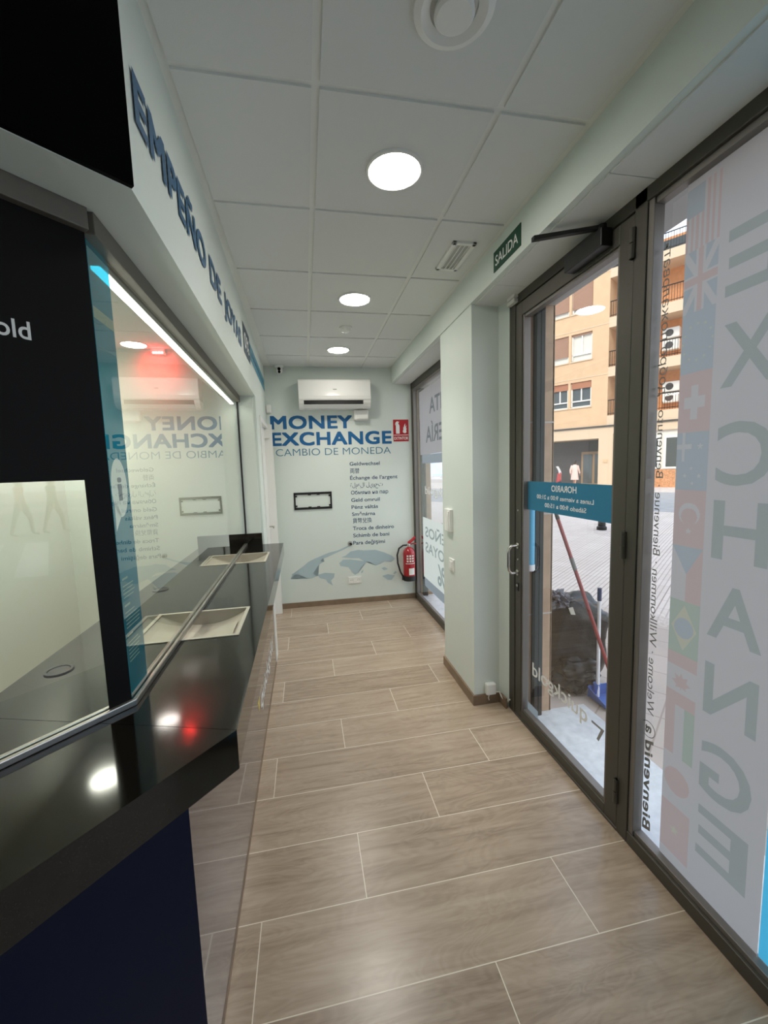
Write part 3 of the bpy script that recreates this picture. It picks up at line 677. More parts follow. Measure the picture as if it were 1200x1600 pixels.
# ================================================================== LEFT BULKHEAD LETTERING
bdir = Vector((-.0135, 1, 0)).normalized()
def bp(y, z, o=.0018): return (bx(y)+o, y, z)
jobs = []
for wd, y0, y1 in (('EMPEÑO', 1.125, 1.88), ('DE', 1.955, 2.22), ('JOYAS', 2.30, 2.93)):
    jobs.append((wd, bp(y0, 2.432), tuple(bdir), (0, 0, 1), y1-y0, .124, .034))
bl = thing('wall_lettering', 'bold blue EMPEÑO DE JOYAS lettering along the left bulkhead', 'lettering', bp(2.0, 2.42, 0))
text_mb(jobs).build('headline', 'bulk_blue', bl)
lg = thing('wall_emblem', 'dark blue square emblem with pale cyan ribbon after JOYAS', 'emblem', bp(3.9, 2.42, 0))
flat([[bp(3.06, 2.45), bp(3.44, 2.45), bp(3.44, 2.655), bp(3.06, 2.655)]]).build('square', 'logo_dark', lg)
text_mb([('0%', bp(3.11, 2.50, .0024), tuple(bdir), (0, 0, 1), .28, .11, .01)]).build('square_lettering', 'lettering_white', lg)
flat([[bp(3.46, 2.495), bp(4.82, 2.495), bp(4.82, 2.625), bp(3.46, 2.625)]]).build('ribbon', 'logo_cyan', lg)
s = MB()
for k in range(9):
    y = 3.55+.13*k; s.face([bp(y, 2.54, .0024), bp(y+.09, 2.54, .0024), bp(y+.09, 2.58, .0024), bp(y, 2.58, .0024)])
s.build('ribbon_print', 'bulk_blue', lg)

# ================================================================== RIGHT SIDE FITTINGS
es = thing('exit_sign', 'dark green SALIDA exit sign on the right bulkhead above the door', 'sign', (1.042, 2.017, 2.63))
MB().box(1.041, 1.0455, 1.877, 2.156, 2.632, 2.732).build('panel', 'exit_green', es)
text_mb([('SALIDA', (1.0403, 2.135, 2.656), (0, -1, 0), (0, 0, 1), .236, .052, .012)]).build('lettering', 'lettering_white', es)
sw = thing('intercom', 'flat white wall unit above switch on pillar face', 'wall unit', (1.05, 2.92, 1.12))
MB().box(1.028, 1.056, 2.86, 2.985, 1.128, 1.300).build('housing', 'white_plastic', sw, bevel=.006)
MB().box(1.020, 1.030, 2.875, 2.905, 1.145, 1.285).build('handset_bar', 'white_gloss', sw, bevel=.004)
sw = thing('light_switch', 'small white light switch on pillar face below the wall unit', 'switch', (1.05, 2.885, .83))
MB().box(1.044, 1.056, 2.835, 2.935, .832, .926).build('face_plate', 'white_plastic', sw, bevel=.004)
MB().box(1.038, 1.046, 2.86, 2.91, .850, .908).build('rocker', 'white_gloss', sw, bevel=.003)
cb = thing('cable_box', 'small white cable box with wire at foot of the pillar', 'cable box', (1.16, 2.47, .07))
MB().box(1.125, 1.195, 2.448, 2.486, .072, .150).build('housing', 'white_plastic', cb, bevel=.008)
MB().tube([(1.195, 2.460, .085), (1.222, 2.462, .082), (1.228, 2.45, .06), (1.235, 2.43, .045), (1.248, 2.40, .048), (1.262, 2.385, .065)], .0045, 8).build('wire', 'white_plastic', cb, smooth=True)
MB().tube([(1.145, 2.455, .075), (1.142, 2.462, .05), (1.150, 2.468, .03)], .0035, 8).build('loose_wire', 'white_plastic', cb, smooth=True)
dc = thing('door_contact', 'white magnetic alarm contact at upper corner of the door frame', 'alarm contact', (1.255, 2.34, 2.555))
MB().box(1.236, 1.264, 2.30, 2.385, 2.578, 2.600).build('upper_block', 'white_plastic', dc, bevel=.003)
MB().box(1.236, 1.264, 2.30, 2.385, 2.550, 2.573).build('lower_block', 'white_plastic', dc, bevel=.003)

# ---------------------------------------------------------------- the door
d1 = thing('door_1', 'grey metal framed glass entrance door with teal hours band', 'door', (1.30, 1.885, 0)); st(d1)
DX0, DX1 = 1.266, 1.322
lf = MB(); lf.box(DX0, DX1, 2.262, 2.331, .014, 2.540); lf.box(DX0, DX1, 1.440, 1.515, .014, 2.540); lf.box(DX0, DX1, 1.515, 2.262, 2.465, 2.540); lf.box(DX0, DX1, 1.515, 2.262, .014, .060)
lf.build('door_leaf', 'frame_metal', d1, bevel=.003)
b = MB(); b.box(1.272, 1.312, 2.246, 2.262, .06, 2.465); b.box(1.272, 1.312, 1.515, 1.527, .06, 2.465); b.box(1.276, 1.312, 1.527, 2.246, 2.450, 2.465); b.box(1.276, 1.312, 1.527, 2.246, .06, .078)
b.build('glazing_bead', 'frame_inner', d1)
MB().box(1.303, 1.310, 1.52, 2.258, .07, 2.458).build('glass_pane', 'door_glass', d1)
flat([[(1.3018, 1.523, 1.345), (1.3018, 2.252, 1.345), (1.3018, 2.252, 1.513), (1.3018, 1.523, 1.513)]], d=(.0008, 0, 0)).build('hours_band', 'film_banner', d1)
xt = 1.3012
text_mb([('HORARIO', (xt, 1.80, 1.464), (0, 1, 0), (0, 0, 1), .21, .034, .018), ('Lunes a viernes 9:00 a 21:00', (xt, 1.675, 1.418), (0, 1, 0), (0, 0, 1), .475, .024, .010), ('Sábado 9:00 a 15:00', (xt, 1.725, 1.374), (0, 1, 0), (0, 0, 1), .345, .024, .010)]).build('hours_lettering', 'lettering_white', d1)
text_mb([('quickgold', (xt, 1.685, .335), (0, 1, 0), (0, 0, 1), .50, .085, .012)]).build('glass_lettering', 'lettering_white', d1)
flat([[(xt, 1.568, .375), (xt, 1.655, .375), (xt, 1.655, .363), (xt, 1.592, .363), (xt, 1.618, .302), (xt, 1.604, .298)]]).build('glass_emblem', 'lettering_grey', d1)
flat([[(xt, 2.12, .085), (xt, 2.235, .085), (xt, 2.235, .135), (xt, 2.12, .135)]]).build('glass_sticker', 'film_grey', d1)
hd = MB(); hd.tube([(1.266, 2.297, 1.118), (1.222, 2.297, 1.118), (1.206, 2.297, 1.100), (1.202, 2.297, 1.075), (1.202, 2.297, .99), (1.206, 2.297, .965), (1.222, 2.297, .948), (1.266, 2.297, .948)], .0095, 14)
o = hd.build('pull_handle', 'steel', d1, smooth=True)
for z in (1.118, .948): MB().lathe([(.019, 0), (.019, .007), (.012, .010)], (1.2665, 2.297, z), (-1, 0, 0), 20).build('rose', 'steel', o, smooth=True)
lk = MB(); lk.box(1.262, 1.268, 2.285, 2.309, .832, .882); o = lk.build('lock_plate', 'black_metal', d1, bevel=.002)
MB().lathe([(.009, 0), (.009, .005)], (1.263, 2.297, .866), (-1, 0, 0), 14).build('key_cylinder', 'steel', o)
for z in (1.335, 1.03): MB().lathe([(.007, 0), (.006, .004), (0, .005)], (1.2665, 2.297, z), (-1, 0, 0), 14, cap=False).build('screw_cap', 'steel', d1)
for z in (2.43, 1.275, .19):
    h = MB(); h.tube([(1.256, 1.438, z-.055), (1.256, 1.438, z-.002)], .010, 12); h.tube([(1.256, 1.438, z+.002), (1.256, 1.438, z+.055)], .010, 12)
    h.box(1.254, 1.267, 1.427, 1.449, z-.055, z+.055); h.build('hinge', 'frame_metal', d1)
cl = MB(); cl.box(1.215, 1.268, 1.555, 1.80, 2.480, 2.552); o = cl.build('closer_body', 'black_metal', d1, bevel=.004)
MB().hexa([(1.235, 1.590, 2.554), (1.235, 1.566, 2.554), (1.00, 1.690, 2.556), (1.00, 1.712, 2.556), (1.235, 1.590, 2.568), (1.235, 1.566, 2.568), (1.00, 1.690, 2.574), (1.00, 1.712, 2.574)]).build('closer_arm', 'black_metal', o)
MB().lathe([(.018, 0), (.018, .018)], (1.235, 1.578, 2.552), (0, 0, 1), 16).build('closer_pivot', 'black_metal', o)

# ---------------------------------------------------------------- film on the big window: children of window_1
xv = 1.3045
def rect(y0, y1, z0, z1, x=xv): return [(x, y0, z0), (x, y1, z0), (x, y1, z1), (x, y0, z1)]
flat([rect(.895, 1.138, .076, 2.522), rect(1.138, 1.256, .076, .118), rect(1.138, 1.256, 2.500, 2.522)]).build('white_film', 'film_white', w1)
flat([rect(.50, .892, .076, 2.522)]).build('cyan_film', 'film_cyan', w1)
xl = 1.3039
# EXCHANGE set one letter above the other, read from the street
zs = [2.185, 1.905, 1.625, 1.345, 1.065, .785, .505, .225]
LETZ = [(2.112, 2.312), (1.838, 2.036), (1.535, 1.735), (1.294, 1.492), (1.030, 1.217), (.758, .945), (.470, .672), (.225, .420)]
for ch, (z0, z1) in zip('EXCHANGE', LETZ):
    text_mb([(ch, (xl, .940, z0), (0, 1, 0), (0, 0, 1), .170, (z1-z0)*.98, .018)]).build('film_letter', 'film_letter', w1)
# flags, turned on their side, one under the other
fy0, fy1 = 1.138, 1.256; fh = .1985; ft = 2.500
R_ = lambda a0, a1, b0, b1: [(a0, b0), (a1, b0), (a1, b1), (a0, b1)]
def star(cx, cy, r, n=5, asp=1.7): return [(cx+r*asp*math.sin(PI*i/n)*(1 if i % 2 == 0 else .4), cy-r*math.cos(PI*i/n)*(1 if i % 2 == 0 else .4)) for i in range(2*n)]
def disc(cx, cy, r, n=24, asp=1.7): return [(cx+r*asp*math.sin(2*PI*i/n), cy+r*math.cos(2*PI*i/n)) for i in range(n)]
def inside(p, x, y):
    c_ = False; j = len(p)-1
    for i in range(len(p)):
        if (p[i][1] > y) != (p[j][1] > y) and x < (p[j][0]-p[i][0])*(y-p[i][1])/(p[j][1]-p[i][1])+p[i][0]: c_ = not c_
        j = i
    return c_
def add_flag(layers):
    """one sheet of film, its printed fields cut from one another so that light passes a single layer"""
    NA, NB = 56, 84; k = layers[0][0]; zt = ft-fh*k; mats = []; f_ = MB(); idx = []
    for j in range(NB):
        b_ = (j+.5)/NB; row = []
        for i in range(NA):
            a_ = (i+.5)/NA; m_ = None
            for _, pl, q_ in layers:
                if any(inside(p, a_, b_) for p in pl): m_ = q_
            row.append(m_)
        i = 0
        while i < NA:
            e_ = i
            while e_ < NA and row[e_] == row[i]: e_ += 1
            if row[i] not in mats: mats.append(row[i])
            f_.face([(xv, lerp(fy1, fy0, i/NA), zt-j/NB*fh), (xv, lerp(fy1, fy0, e_/NA), zt-j/NB*fh), (xv, lerp(fy1, fy0, e_/NA), zt-(j+1)/NB*fh), (xv, lerp(fy1, fy0, i/NA), zt-(j+1)/NB*fh)])
            idx.append(mats.index(row[i])); i = e_
    o = f_.build('flag', mats, w1)
    for p, q_ in zip(o.data.polygons, idx): p.material_index = q_
US = [(0, [R_(0, 1, 0, 1)], 'film_white'), (0, [R_(i/6.5, i/6.5+.077, 0 if i > 3 else .45, 1) for i in range(7) if i/6.5+.077 <= 1.01], 'film_red'), (0, [R_(0, .54, 0, .45)], 'film_blue')]
UK = [(1, [R_(0, 1, 0, 1)], 'film_blue'), (1, [[(0, 0), (.1, 0), (1, .9), (1, 1), (.9, 1), (0, .1)], [(1, 0), (.9, 0), (0, .9), (0, 1), (.1, 1), (1, .1)], R_(.36, .64, 0, 1), R_(0, 1, .40, .60)], 'film_white'), (1, [R_(.42, .58, 0, 1), R_(0, 1, .44, .56)], 'film_red')]
EU = [(2, [R_(0, 1, 0, 1)], 'film_blue'), (2, [star(.5+.30*1.5*math.sin(2*PI*i/12), .5+.30*math.cos(2*PI*i/12), .03) for i in range(12)], 'film_yellow')]
CH = [(3, [R_(0, 1, 0, 1)], 'film_red'), (3, [R_(.40, .60, .22, .78), R_(.18, .82, .40, .60)], 'film_white')]
AU = [(4, [R_(0, 1, 0, 1)], 'film_blue'), (4, [R_(.18, .26, 0, .5), R_(0, .48, .2, .28), star(.75, .25, .06), star(.3, .75, .05), star(.75, .75, .05), star(.5, .62, .04), star(.55, .88, .04)], 'film_white')]
TR = [(5, [R_(0, 1, 0, 1)], 'film_red'), (5, [disc(.5, .42, .20)[:], star(.5, .72, .07)], 'film_white'), (5, [disc(.5, .47, .155)], 'film_red')]
CZ = [(6, [R_(0, 1, 0, 1)], 'film_white'), (6, [R_(.5, 1, 0, 1)], 'film_red'), (6, [[(0, 0), (1, 0), (.5, .5)]], 'film_blue')]
BR = [(7, [R_(0, 1, 0, 1)], 'film_green'), (7, [[(.5, .08), (.92, .5), (.5, .92), (.08, .5)]], 'film_yellow'), (7, [disc(.5, .5, .19)], 'film_blue')]
CA = [(8, [R_(0, 1, 0, 1)], 'film_red'), (8, [R_(0, 1, .25, .75)], 'film_white'), (8, [[(.5, .36), (.56, .44), (.72, .40), (.68, .5), (.82, .54), (.66, .60), (.68, .66), (.52, .63), (.5, .72), (.48, .63), (.32, .66), (.34, .60), (.18, .54), (.32, .5), (.28, .40), (.44, .44)]], 'film_red')]
IT = [(9, [R_(0, .34, 0, 1)], 'film_red'), (9, [R_(.34, .66, 0, 1)], 'film_white'), (9, [R_(.66, 1, 0, 1)], 'film_green')]
JP = [(10, [R_(0, 1, 0, 1)], 'film_white'), (10, [disc(.5, .5, .26)], 'film_red')]
CN = [(11, [R_(0, 1, 0, 1)], 'film_red'), (11, [star(.5, .5, .10)], 'film_yellow')]
for fl in (US, UK, EU, CH, AU, TR, CZ, BR, CA, IT, JP, CN): add_flag(fl)
# greeting running up the clear strip, read from the street
text_mb([('Bienvenid', (xl, 1.342, .10), (0, 0, 1), (0, -1, 0), .40, .042, .022, .2), ('a', (xl, 1.342, .522), (0, 0, 1), (0, -1, 0), .034, .042, .018, .2)]).build('bold_greeting', 'lettering_grey', w1)
s = MB(); s.lathe([(.034, 0), (.031, 0), (.031, .0005)], (xl, 1.330, .540), (-1, 0, 0), 32, cap=False); s.build('greeting_ring', 'lettering_grey', w1)
text_mb([('Welcome · Willkommen · Bienvenue · Benvenuto · добро пожаловать', (xl, 1.340, .605), (0, 0, 1), (0, -1, 0), 1.78, .034, 0)]).build('thin_greeting', 'lettering_grey', w1)
# film on the far window
flat([rect(3.14, 4.575, 1.752, 2.45)]).build('upper_film', 'film_white', w2)
flat([rect(3.14, 4.50, 1.655, 1.750)]).build('upper_band', 'film_grey', w2)
flat([rect(3.14, 4.53, .347, 1.05)]).build('lower_film', 'film_pale', w2)
flat([rect(3.14, 4.50, .245, .345)]).build('lower_band', 'film_grey', w2)
text_mb([('VENTA', (xl, 3.34, 2.17), (0, 1, 0), (0, 0, 1), .86, .16, .016), ('JOYERÍA', (xl, 3.26, 1.88), (0, 1, 0), (0, 0, 1), 1.08, .17, .016)]).build('upper_lettering', 'film_letter_dark', w2)
text_mb([('EMPEÑOS', (xl, 3.25, .84), (0, 1, 0), (0, 0, 1), 1.19, .115, .017), ('JOYAS', (xl, 3.70, .665), (0, 1, 0), (0, 0, 1), .74, .115, .017), ('%', (xl, 3.76, .40), (0, 1, 0), (0, 0, 1), .26, .22, .018)]).build('lower_lettering', 'film_letter_dark', w2)
text_mb([('quickgold', (xl, 3.40, 1.32), (0, 1, 0), (0, 0, 1), 1.02, .09, .01)]).build('middle_lettering', 'lettering_white', w2)

# ================================================================== OUTSIDE THE DOOR
st(MB().box(1.335, 1.505, 2.310, 2.325, 0, 2.546).build('wall_outside_reveal', 'stone'))
js = MB()
for z in (.66, 1.30, 1.86): js.box(1.335, 1.507, 2.308, 2.3105, z, z+.008)
st(js.build('trim_6', 'soffit_out'))
st(MB().box(1.498, 1.508, 2.310, 3.095, 0, 2.546).build('wall_outside_right', 'stone'))
tag(MB().box(1.366, 1.392, 2.270, 2.310, .0, 2.546).box(1.395, 1.422, 2.270, 2.310, .0, 2.546).box(1.387, 1.40, 2.278, 2.310, 0, 2.546).build('shutter_guide', 'guide_metal', None, bevel=.003), 'dark vertical shutter guide rail on stone reveal beside the door', 'guide rail')
tag(MB().box(1.378, 1.405, 4.81, 4.85, .0, 2.546).box(1.408, 1.436, 4.81, 4.85, .0, 2.546).box(1.40, 1.412, 4.82, 4.85, 0, 2.546).build('shutter_guide', 'guide_metal', None, bevel=.003), 'dark vertical shutter guide rail seen through the far shop window', 'guide rail')
bt = thing('foam_tube', 'light blue tube with white end cap hanging beside the door', 'tube', (1.348, 2.276, .955))
MB().tube([(1.338, 2.276, 1.0), (1.338, 2.276, 1.40)], .024, 20).build('sleeve', 'foam_blue', bt, smooth=True)
MB().lathe([(.0, .955), (.021, .958), (.026, .968), (.026, 1.0)], (1.338, 2.276, 0), n=20, cap=False).build('end_cap', 'handle_white', bt, smooth=True)
def blob(mb, c_, r, sub, amp, fr_, seed=0, power=2.0, pleat=0):
    """a filled plastic sack: a rounded box, dented and creased"""
    tmp = bmesh.new(); bmesh.ops.create_icosphere(tmp, subdivisions=sub, radius=1); mp = {}
    for v_ in tmp.verts:
        p = v_.co.copy(); k_ = (abs(p.x)**power+abs(p.y)**power+abs(p.z)**power)**(-1/power); q = p*k_
        n_ = noise.noise(p*fr_+Vector((seed, 0, 0)))*amp
        n_ -= abs(noise.noise(Vector((p.x*1.6, p.y*1.6, p.z*fr_*3.2))+Vector((seed, 5, 0))))*amp*.55
        if pleat: n_ += math.sin(math.atan2(p.y, p.x)*26)*pleat*max(0, -p.z+.25)
        q = q*(1+n_)
        mp[v_.index] = mb.v(Vector(c_)+Vector((q.x*r[0], q.y*r[1], max(q.z, -.97)*r[2])))
    for f_ in tmp.faces: mb.b.faces.new([mp[v_.index] for v_ in f_.verts])
    tmp.free()
MB().box(1.332, 1.344, 2.296, 2.312, 1.385, 1.405).build('hook', 'handle_white', bt)
bg1 = thing('rubbish_bag', 'large full black rubbish bag standing on pavement behind the mop', 'rubbish bag', (1.87, 2.66, 0))
s = MB(); blob(s, (1.885, 2.66, .313), (.26, .19, .325), 5, .16, 1.9, 3, 3.2); s.build('bag_body', 'bag_black', bg1, smooth=True)
s = MB(); blob(s, (1.825, 2.515, .125), (.175, .115, .13), 5, .24, 2.4, 12, 2.8, .04); s.build('bag_bottom_corner', 'bag_black', bg1, smooth=True)
s = MB(); blob(s, (1.72, 2.57, .655), (.085, .075, .06), 4, .75, 3.4, 8); s.build('bag_mouth', 'bag_grey', bg1)
s = MB(); s.hexa([(1.765, 2.475, .565), (1.80, 2.475, .56), (1.80, 2.482, .56), (1.765, 2.482, .565), (1.757, 2.49, .605), (1.79, 2.49, .61), (1.79, 2.497, .61), (1.757, 2.497, .605)]); s.build('card_scrap', 'tray_rim', bg1)
mp_ = thing('mop', 'red handled mop leaning on the stone corner outside', 'mop', (1.876, 2.097, 0))
a, b = Vector((1.876, 2.097, .05)), Vector((1.524, 2.318, 1.33))
pt = lambda t: tuple(a.lerp(b, t))
MB().tube([pt(0), pt(.70)], .0115, 12).build('lower_handle', 'mop_red', mp_, smooth=True)
MB().tube([pt(.70), pt(.76)], .013, 12).build('coupling', 'mop_grey', mp_, smooth=True)
MB().tube([pt(.76), pt(.95)], .0115, 12).build('upper_handle', 'mop_red', mp_, smooth=True)
MB().tube([pt(.95), pt(1.0)], [.013, .010], 12).build('grip', 'rubber', mp_, smooth=True)
s = MB()
for k in range(22):
    an_ = 2*PI*k/22; s.tube([(1.876, 2.097, .07), (1.876+.035*math.cos(an_), 2.097+.035*math.sin(an_), .04), (1.88+.065*math.cos(an_), 2.097+.065*math.sin(an_), .008)], .008, 6)
s.build('mop_head', 'bag_grey', mp_)
br = thing('broom_handle', 'white stick with navy grip standing upright in the dustpan', 'stick', (1.898, 2.36, .02))
MB().tube([(1.898, 2.36, .012), (1.893, 2.36, .70)], .0115, 12).build('stick', 'handle_white', br, smooth=True)
MB().tube([(1.893, 2.36, .69), (1.893, 2.36, .776)], .0135, 12).build('grip', 'navy_plastic', br, smooth=True)
dp = thing('dustpan', 'blue plastic dustpan on the pavement under the white stick', 'dustpan', (1.94, 2.32, 0))
s = MB(); x0, x1, y0, y1 = 1.855, 2.03, 2.225, 2.395
s.box(x0, x1, y0, y1, 0, .006); s.hexa([(x0, y0, 0), (x0+.005, y0, 0), (x0+.005, y1, 0), (x0, y1, 0), (x0-.012, y0, .035), (x0-.007, y0, .035), (x0-.007, y1, .075), (x0-.012, y1, .075)])
s.box(x0-.008, x1+.008, y1-.005, y1, 0, .08); s.hexa([(x1-.005, y0, 0), (x1, y0, 0), (x1, y1, 0), (x1-.005, y1, 0), (x1+.007, y0, .035), (x1+.012, y0, .035), (x1+.012, y1, .075), (x1+.007, y1, .075)])
s.build('pan', 'dustpan_blue', dp, bevel=.002)
MB().lathe([(.020, .03), (.024, .10), (.016, .105)], (1.898, 2.372, 0), n=14).build('socket', 'dustpan_blue', dp)
bo = thing('bollard', 'short black street bollard on the striped pavement', 'bollard', (6.92, 8.61, -.012))
MB().lathe([(.11, -.012), (.11, .06), (.085, .08), (.075, .70), (.095, .72), (.095, .78), (.07, .80)], (6.92, 8.61, 0), n=20).build('post', 'black_metal', bo, smooth=True)
MB().lathe([(.07, .80), (.085, .86), (.06, .93), (0, .95)], (6.92, 8.61, 0), n=20, cap=False).build('cap', 'black_metal', bo, smooth=True)

# ================================================================== ACROSS THE STREET
Pf = Vector((19.26, 22.98, 0)); fr_v = Vector((.5563, -.8310, 0)); fn_v = Vector((.8310, .5563, 0))
FT = Matrix(((fr_v.x, fn_v.x, 0, Pf.x), (fr_v.y, fn_v.y, 0, Pf.y), (0, 0, 1, 0), (0, 0, 0, 1)))
st(MB(FT).box(-40, 40, -13.6, -4.5, -.03, -.006).build('floor_road', 'asphalt'))
st(MB().prism([(6.0, -1.6), (22, -8), (22, -30), (6.0, -24)], -.03, -.006).build('floor_side_road', 'asphalt'))
zb = MB()
for k in range(8):
    y = -2.3-k*.95; zb.prism([(6.3, y), (10.6, y-2.0), (10.6, y-2.5), (6.3, y-.5)], -.007, -.003)
st(zb.build('floor_road_markings', 'road_white'))
ab = thing('apartment_building', 'peach apartment block with shutters and balconies across the street', 'building', tuple(Pf), math.atan2(fr_v.y, fr_v.x))
WIN = [(-8.6, -7.43), (-7.27, -5.96), (-4.12, -2.95), (-2.79, -1.48)]
LEV = [(5.22, 6.87), (8.22, 9.94), (11.22, 13.05)]
wl = MB(FT)
# wall with real openings: columns and spandrels
edges = [-14.0]
for a, b in WIN: edges += [a, b]
edges.append(-.5)
for i in range(0, len(edges), 2): wl.box(edges[i], edges[i+1], 0, .35, 3.87, 16.2)
for a, b in WIN:
    zz = 3.87
    for z0, z1 in LEV: wl.box(a, b, 0, .35, zz, z0); zz = z1
    wl.box(a, b, 0, .35, zz, 16.2)
wl.box(-14, -.5, .35, 9, 3.87, 16.2); wl.build('wall', 'facade', ab)
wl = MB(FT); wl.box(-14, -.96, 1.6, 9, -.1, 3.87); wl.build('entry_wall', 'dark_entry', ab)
wl = MB(FT); wl.box(-14, -.96, -.02, 1.6, 3.11, 3.80); wl.box(-.96, 5.5, -.02, .3, 3.35, 3.80); wl.build('fascia', 'facade_pale', ab)
wl = MB(FT); wl.box(-14, 5.5, -.10, .3, 3.80, 3.90); wl.build('string_course', 'dark_entry', ab)
wl = MB(FT)
for z in (7.06, 10.12, 13.2): wl.box(-14, -.5, -.02, .02, z, z+.05)
wl.build('floor_line', 'facade_pale', ab)
wl = MB(FT); wl.box(-.96, -.12, -.02, 3, -.1, 3.35); wl.build('pier', 'facade_pale', ab)
MB(FT).box(-.66, -.40, -.06, -.02, 1.55, 1.75).build('wall_box', 'facade', ab)
wl = MB(FT); wl.box(-.12, 5.5, .1, 3, -.1, 1.05); wl.build('shop_base', 'tile_orange', ab)
wl = MB(FT); wl.box(-.12, 5.5, .15, 3, 1.05, 3.35); wl.build('shop_wall', 'curtain', ab)
for a in (-.02, 1.3, 2.6):
    fr = MB(FT); fr.box(a, a+1.1, .06, .15, 1.08, 3.0); o = fr.build('shop_window', 'window_white', ab)
    MB(FT).box(a+.12, a+.98, .04, .06, 1.2, 2.88).build('pane', 'dark_pane', o)
ed = MB(FT); ed.box(-2.55, -.96, 1.5, 1.6, 0, 2.32); o = ed.build('entrance_door', 'wood_door', ab)
MB(FT).box(-2.42, -1.82, 1.47, 1.5, .15, 2.15).box(-1.66, -1.06, 1.47, 1.5, .15, 2.15).build('door_pane', 'dark_pane', o)
for ci, (a, b) in enumerate(WIN):
    for li, (z0, z1) in enumerate(LEV):
        fr = MB(FT); t = .09
        fr.box(a, b, .12, .22, z0, z0+t); fr.box(a, b, .12, .22, z1-t, z1); fr.box(a, a+t, .12, .22, z0, z1); fr.box(b-t, b, .12, .22, z0, z1)
        fr.box(a, b, .12, .22, z0+.38, z0+.46); fr.box((a+b)/2-.035, (a+b)/2+.035, .12, .22, z0+.4, z1)
        o = fr.build('window', 'window_white', ab)
        MB(FT).box(a+.05, b-.05, .22, .26, z0+.05, z1-.05).build('pane', 'dark_pane' if li == 0 else 'curtain', o)
        drop = {0: z1-.42, 1: (z0+.40 if ci % 2 == 0 else z1-.12), 2: z0+.30}[li]
        sh = MB(FT); k = drop
        while k < z1-.02: sh.box(a+.04, b-.04, .08, .13, k, min(k+.055, z1)); k += .06
        sh.build('shutter', 'shutter_rust' if li == 0 else 'shutter_brown', o)
        MB(FT).box(a-.05, b+.05, -.06, .12, z0-.07, z0).build('sill', 'facade_pale', o)
# balconies at the corner
wl = MB(FT); wl.box(-.5, 9, 1.5, 9, 3.87, 14.6); wl.build('balcony_wall', 'balcony_back', ab)
for z0, z1 in ((3.90, 4.50), (6.90, 7.48), (9.86, 10.46), (12.78, 13.32)):
    o = MB(FT).box(-.5, 9, 0, 1.6, z0, z1).build('balcony', 'facade_pale', ab)
    rl = MB(FT); rl.tube([(-.48, .08, z1+.95), (9, .08, z1+.95)], .03, 6); rl.tube([(-.48, .08, z1+.12), (9, .08, z1+.12)], .02, 6)
    for k in range(72): rl.box(-.45+.13*k, -.43+.13*k, .07, .09, z1-.05, z1+.95)
    rl.build('railing', 'black_metal', o)
for z in (4.5, 7.48, 10.46):
    fr = MB(FT); fr.box(.25, 1.35, 1.42, 1.5, z, z+2.15); o = fr.build('balcony_door', 'window_white', ab)
    MB(FT).box(.36, 1.24, 1.39, 1.42, z+.12, z+2.05).build('pane', 'dark_pane', o)
wl = MB(FT); wl.box(-.5, 9, .3, .36, 13.32, 13.95); wl.build('roof_screen', 'dark_pane', ab)
for k, (a, z) in enumerate(((2.1, 8.75), (2.1, 8.05), (2.2, 5.65), (2.2, 5.0))):
    o = MB(FT).box(a, a+.85, 1.05, 1.5, z, z+.58).build('cooling_unit', 'window_white', ab, bevel=.04)
    MB(FT).lathe([(.20, 0), (.20, .02)], (a+.36, 1.05, z+.29), (0, -1, 0), 20).build('fan_grille', 'dark_entry', o)
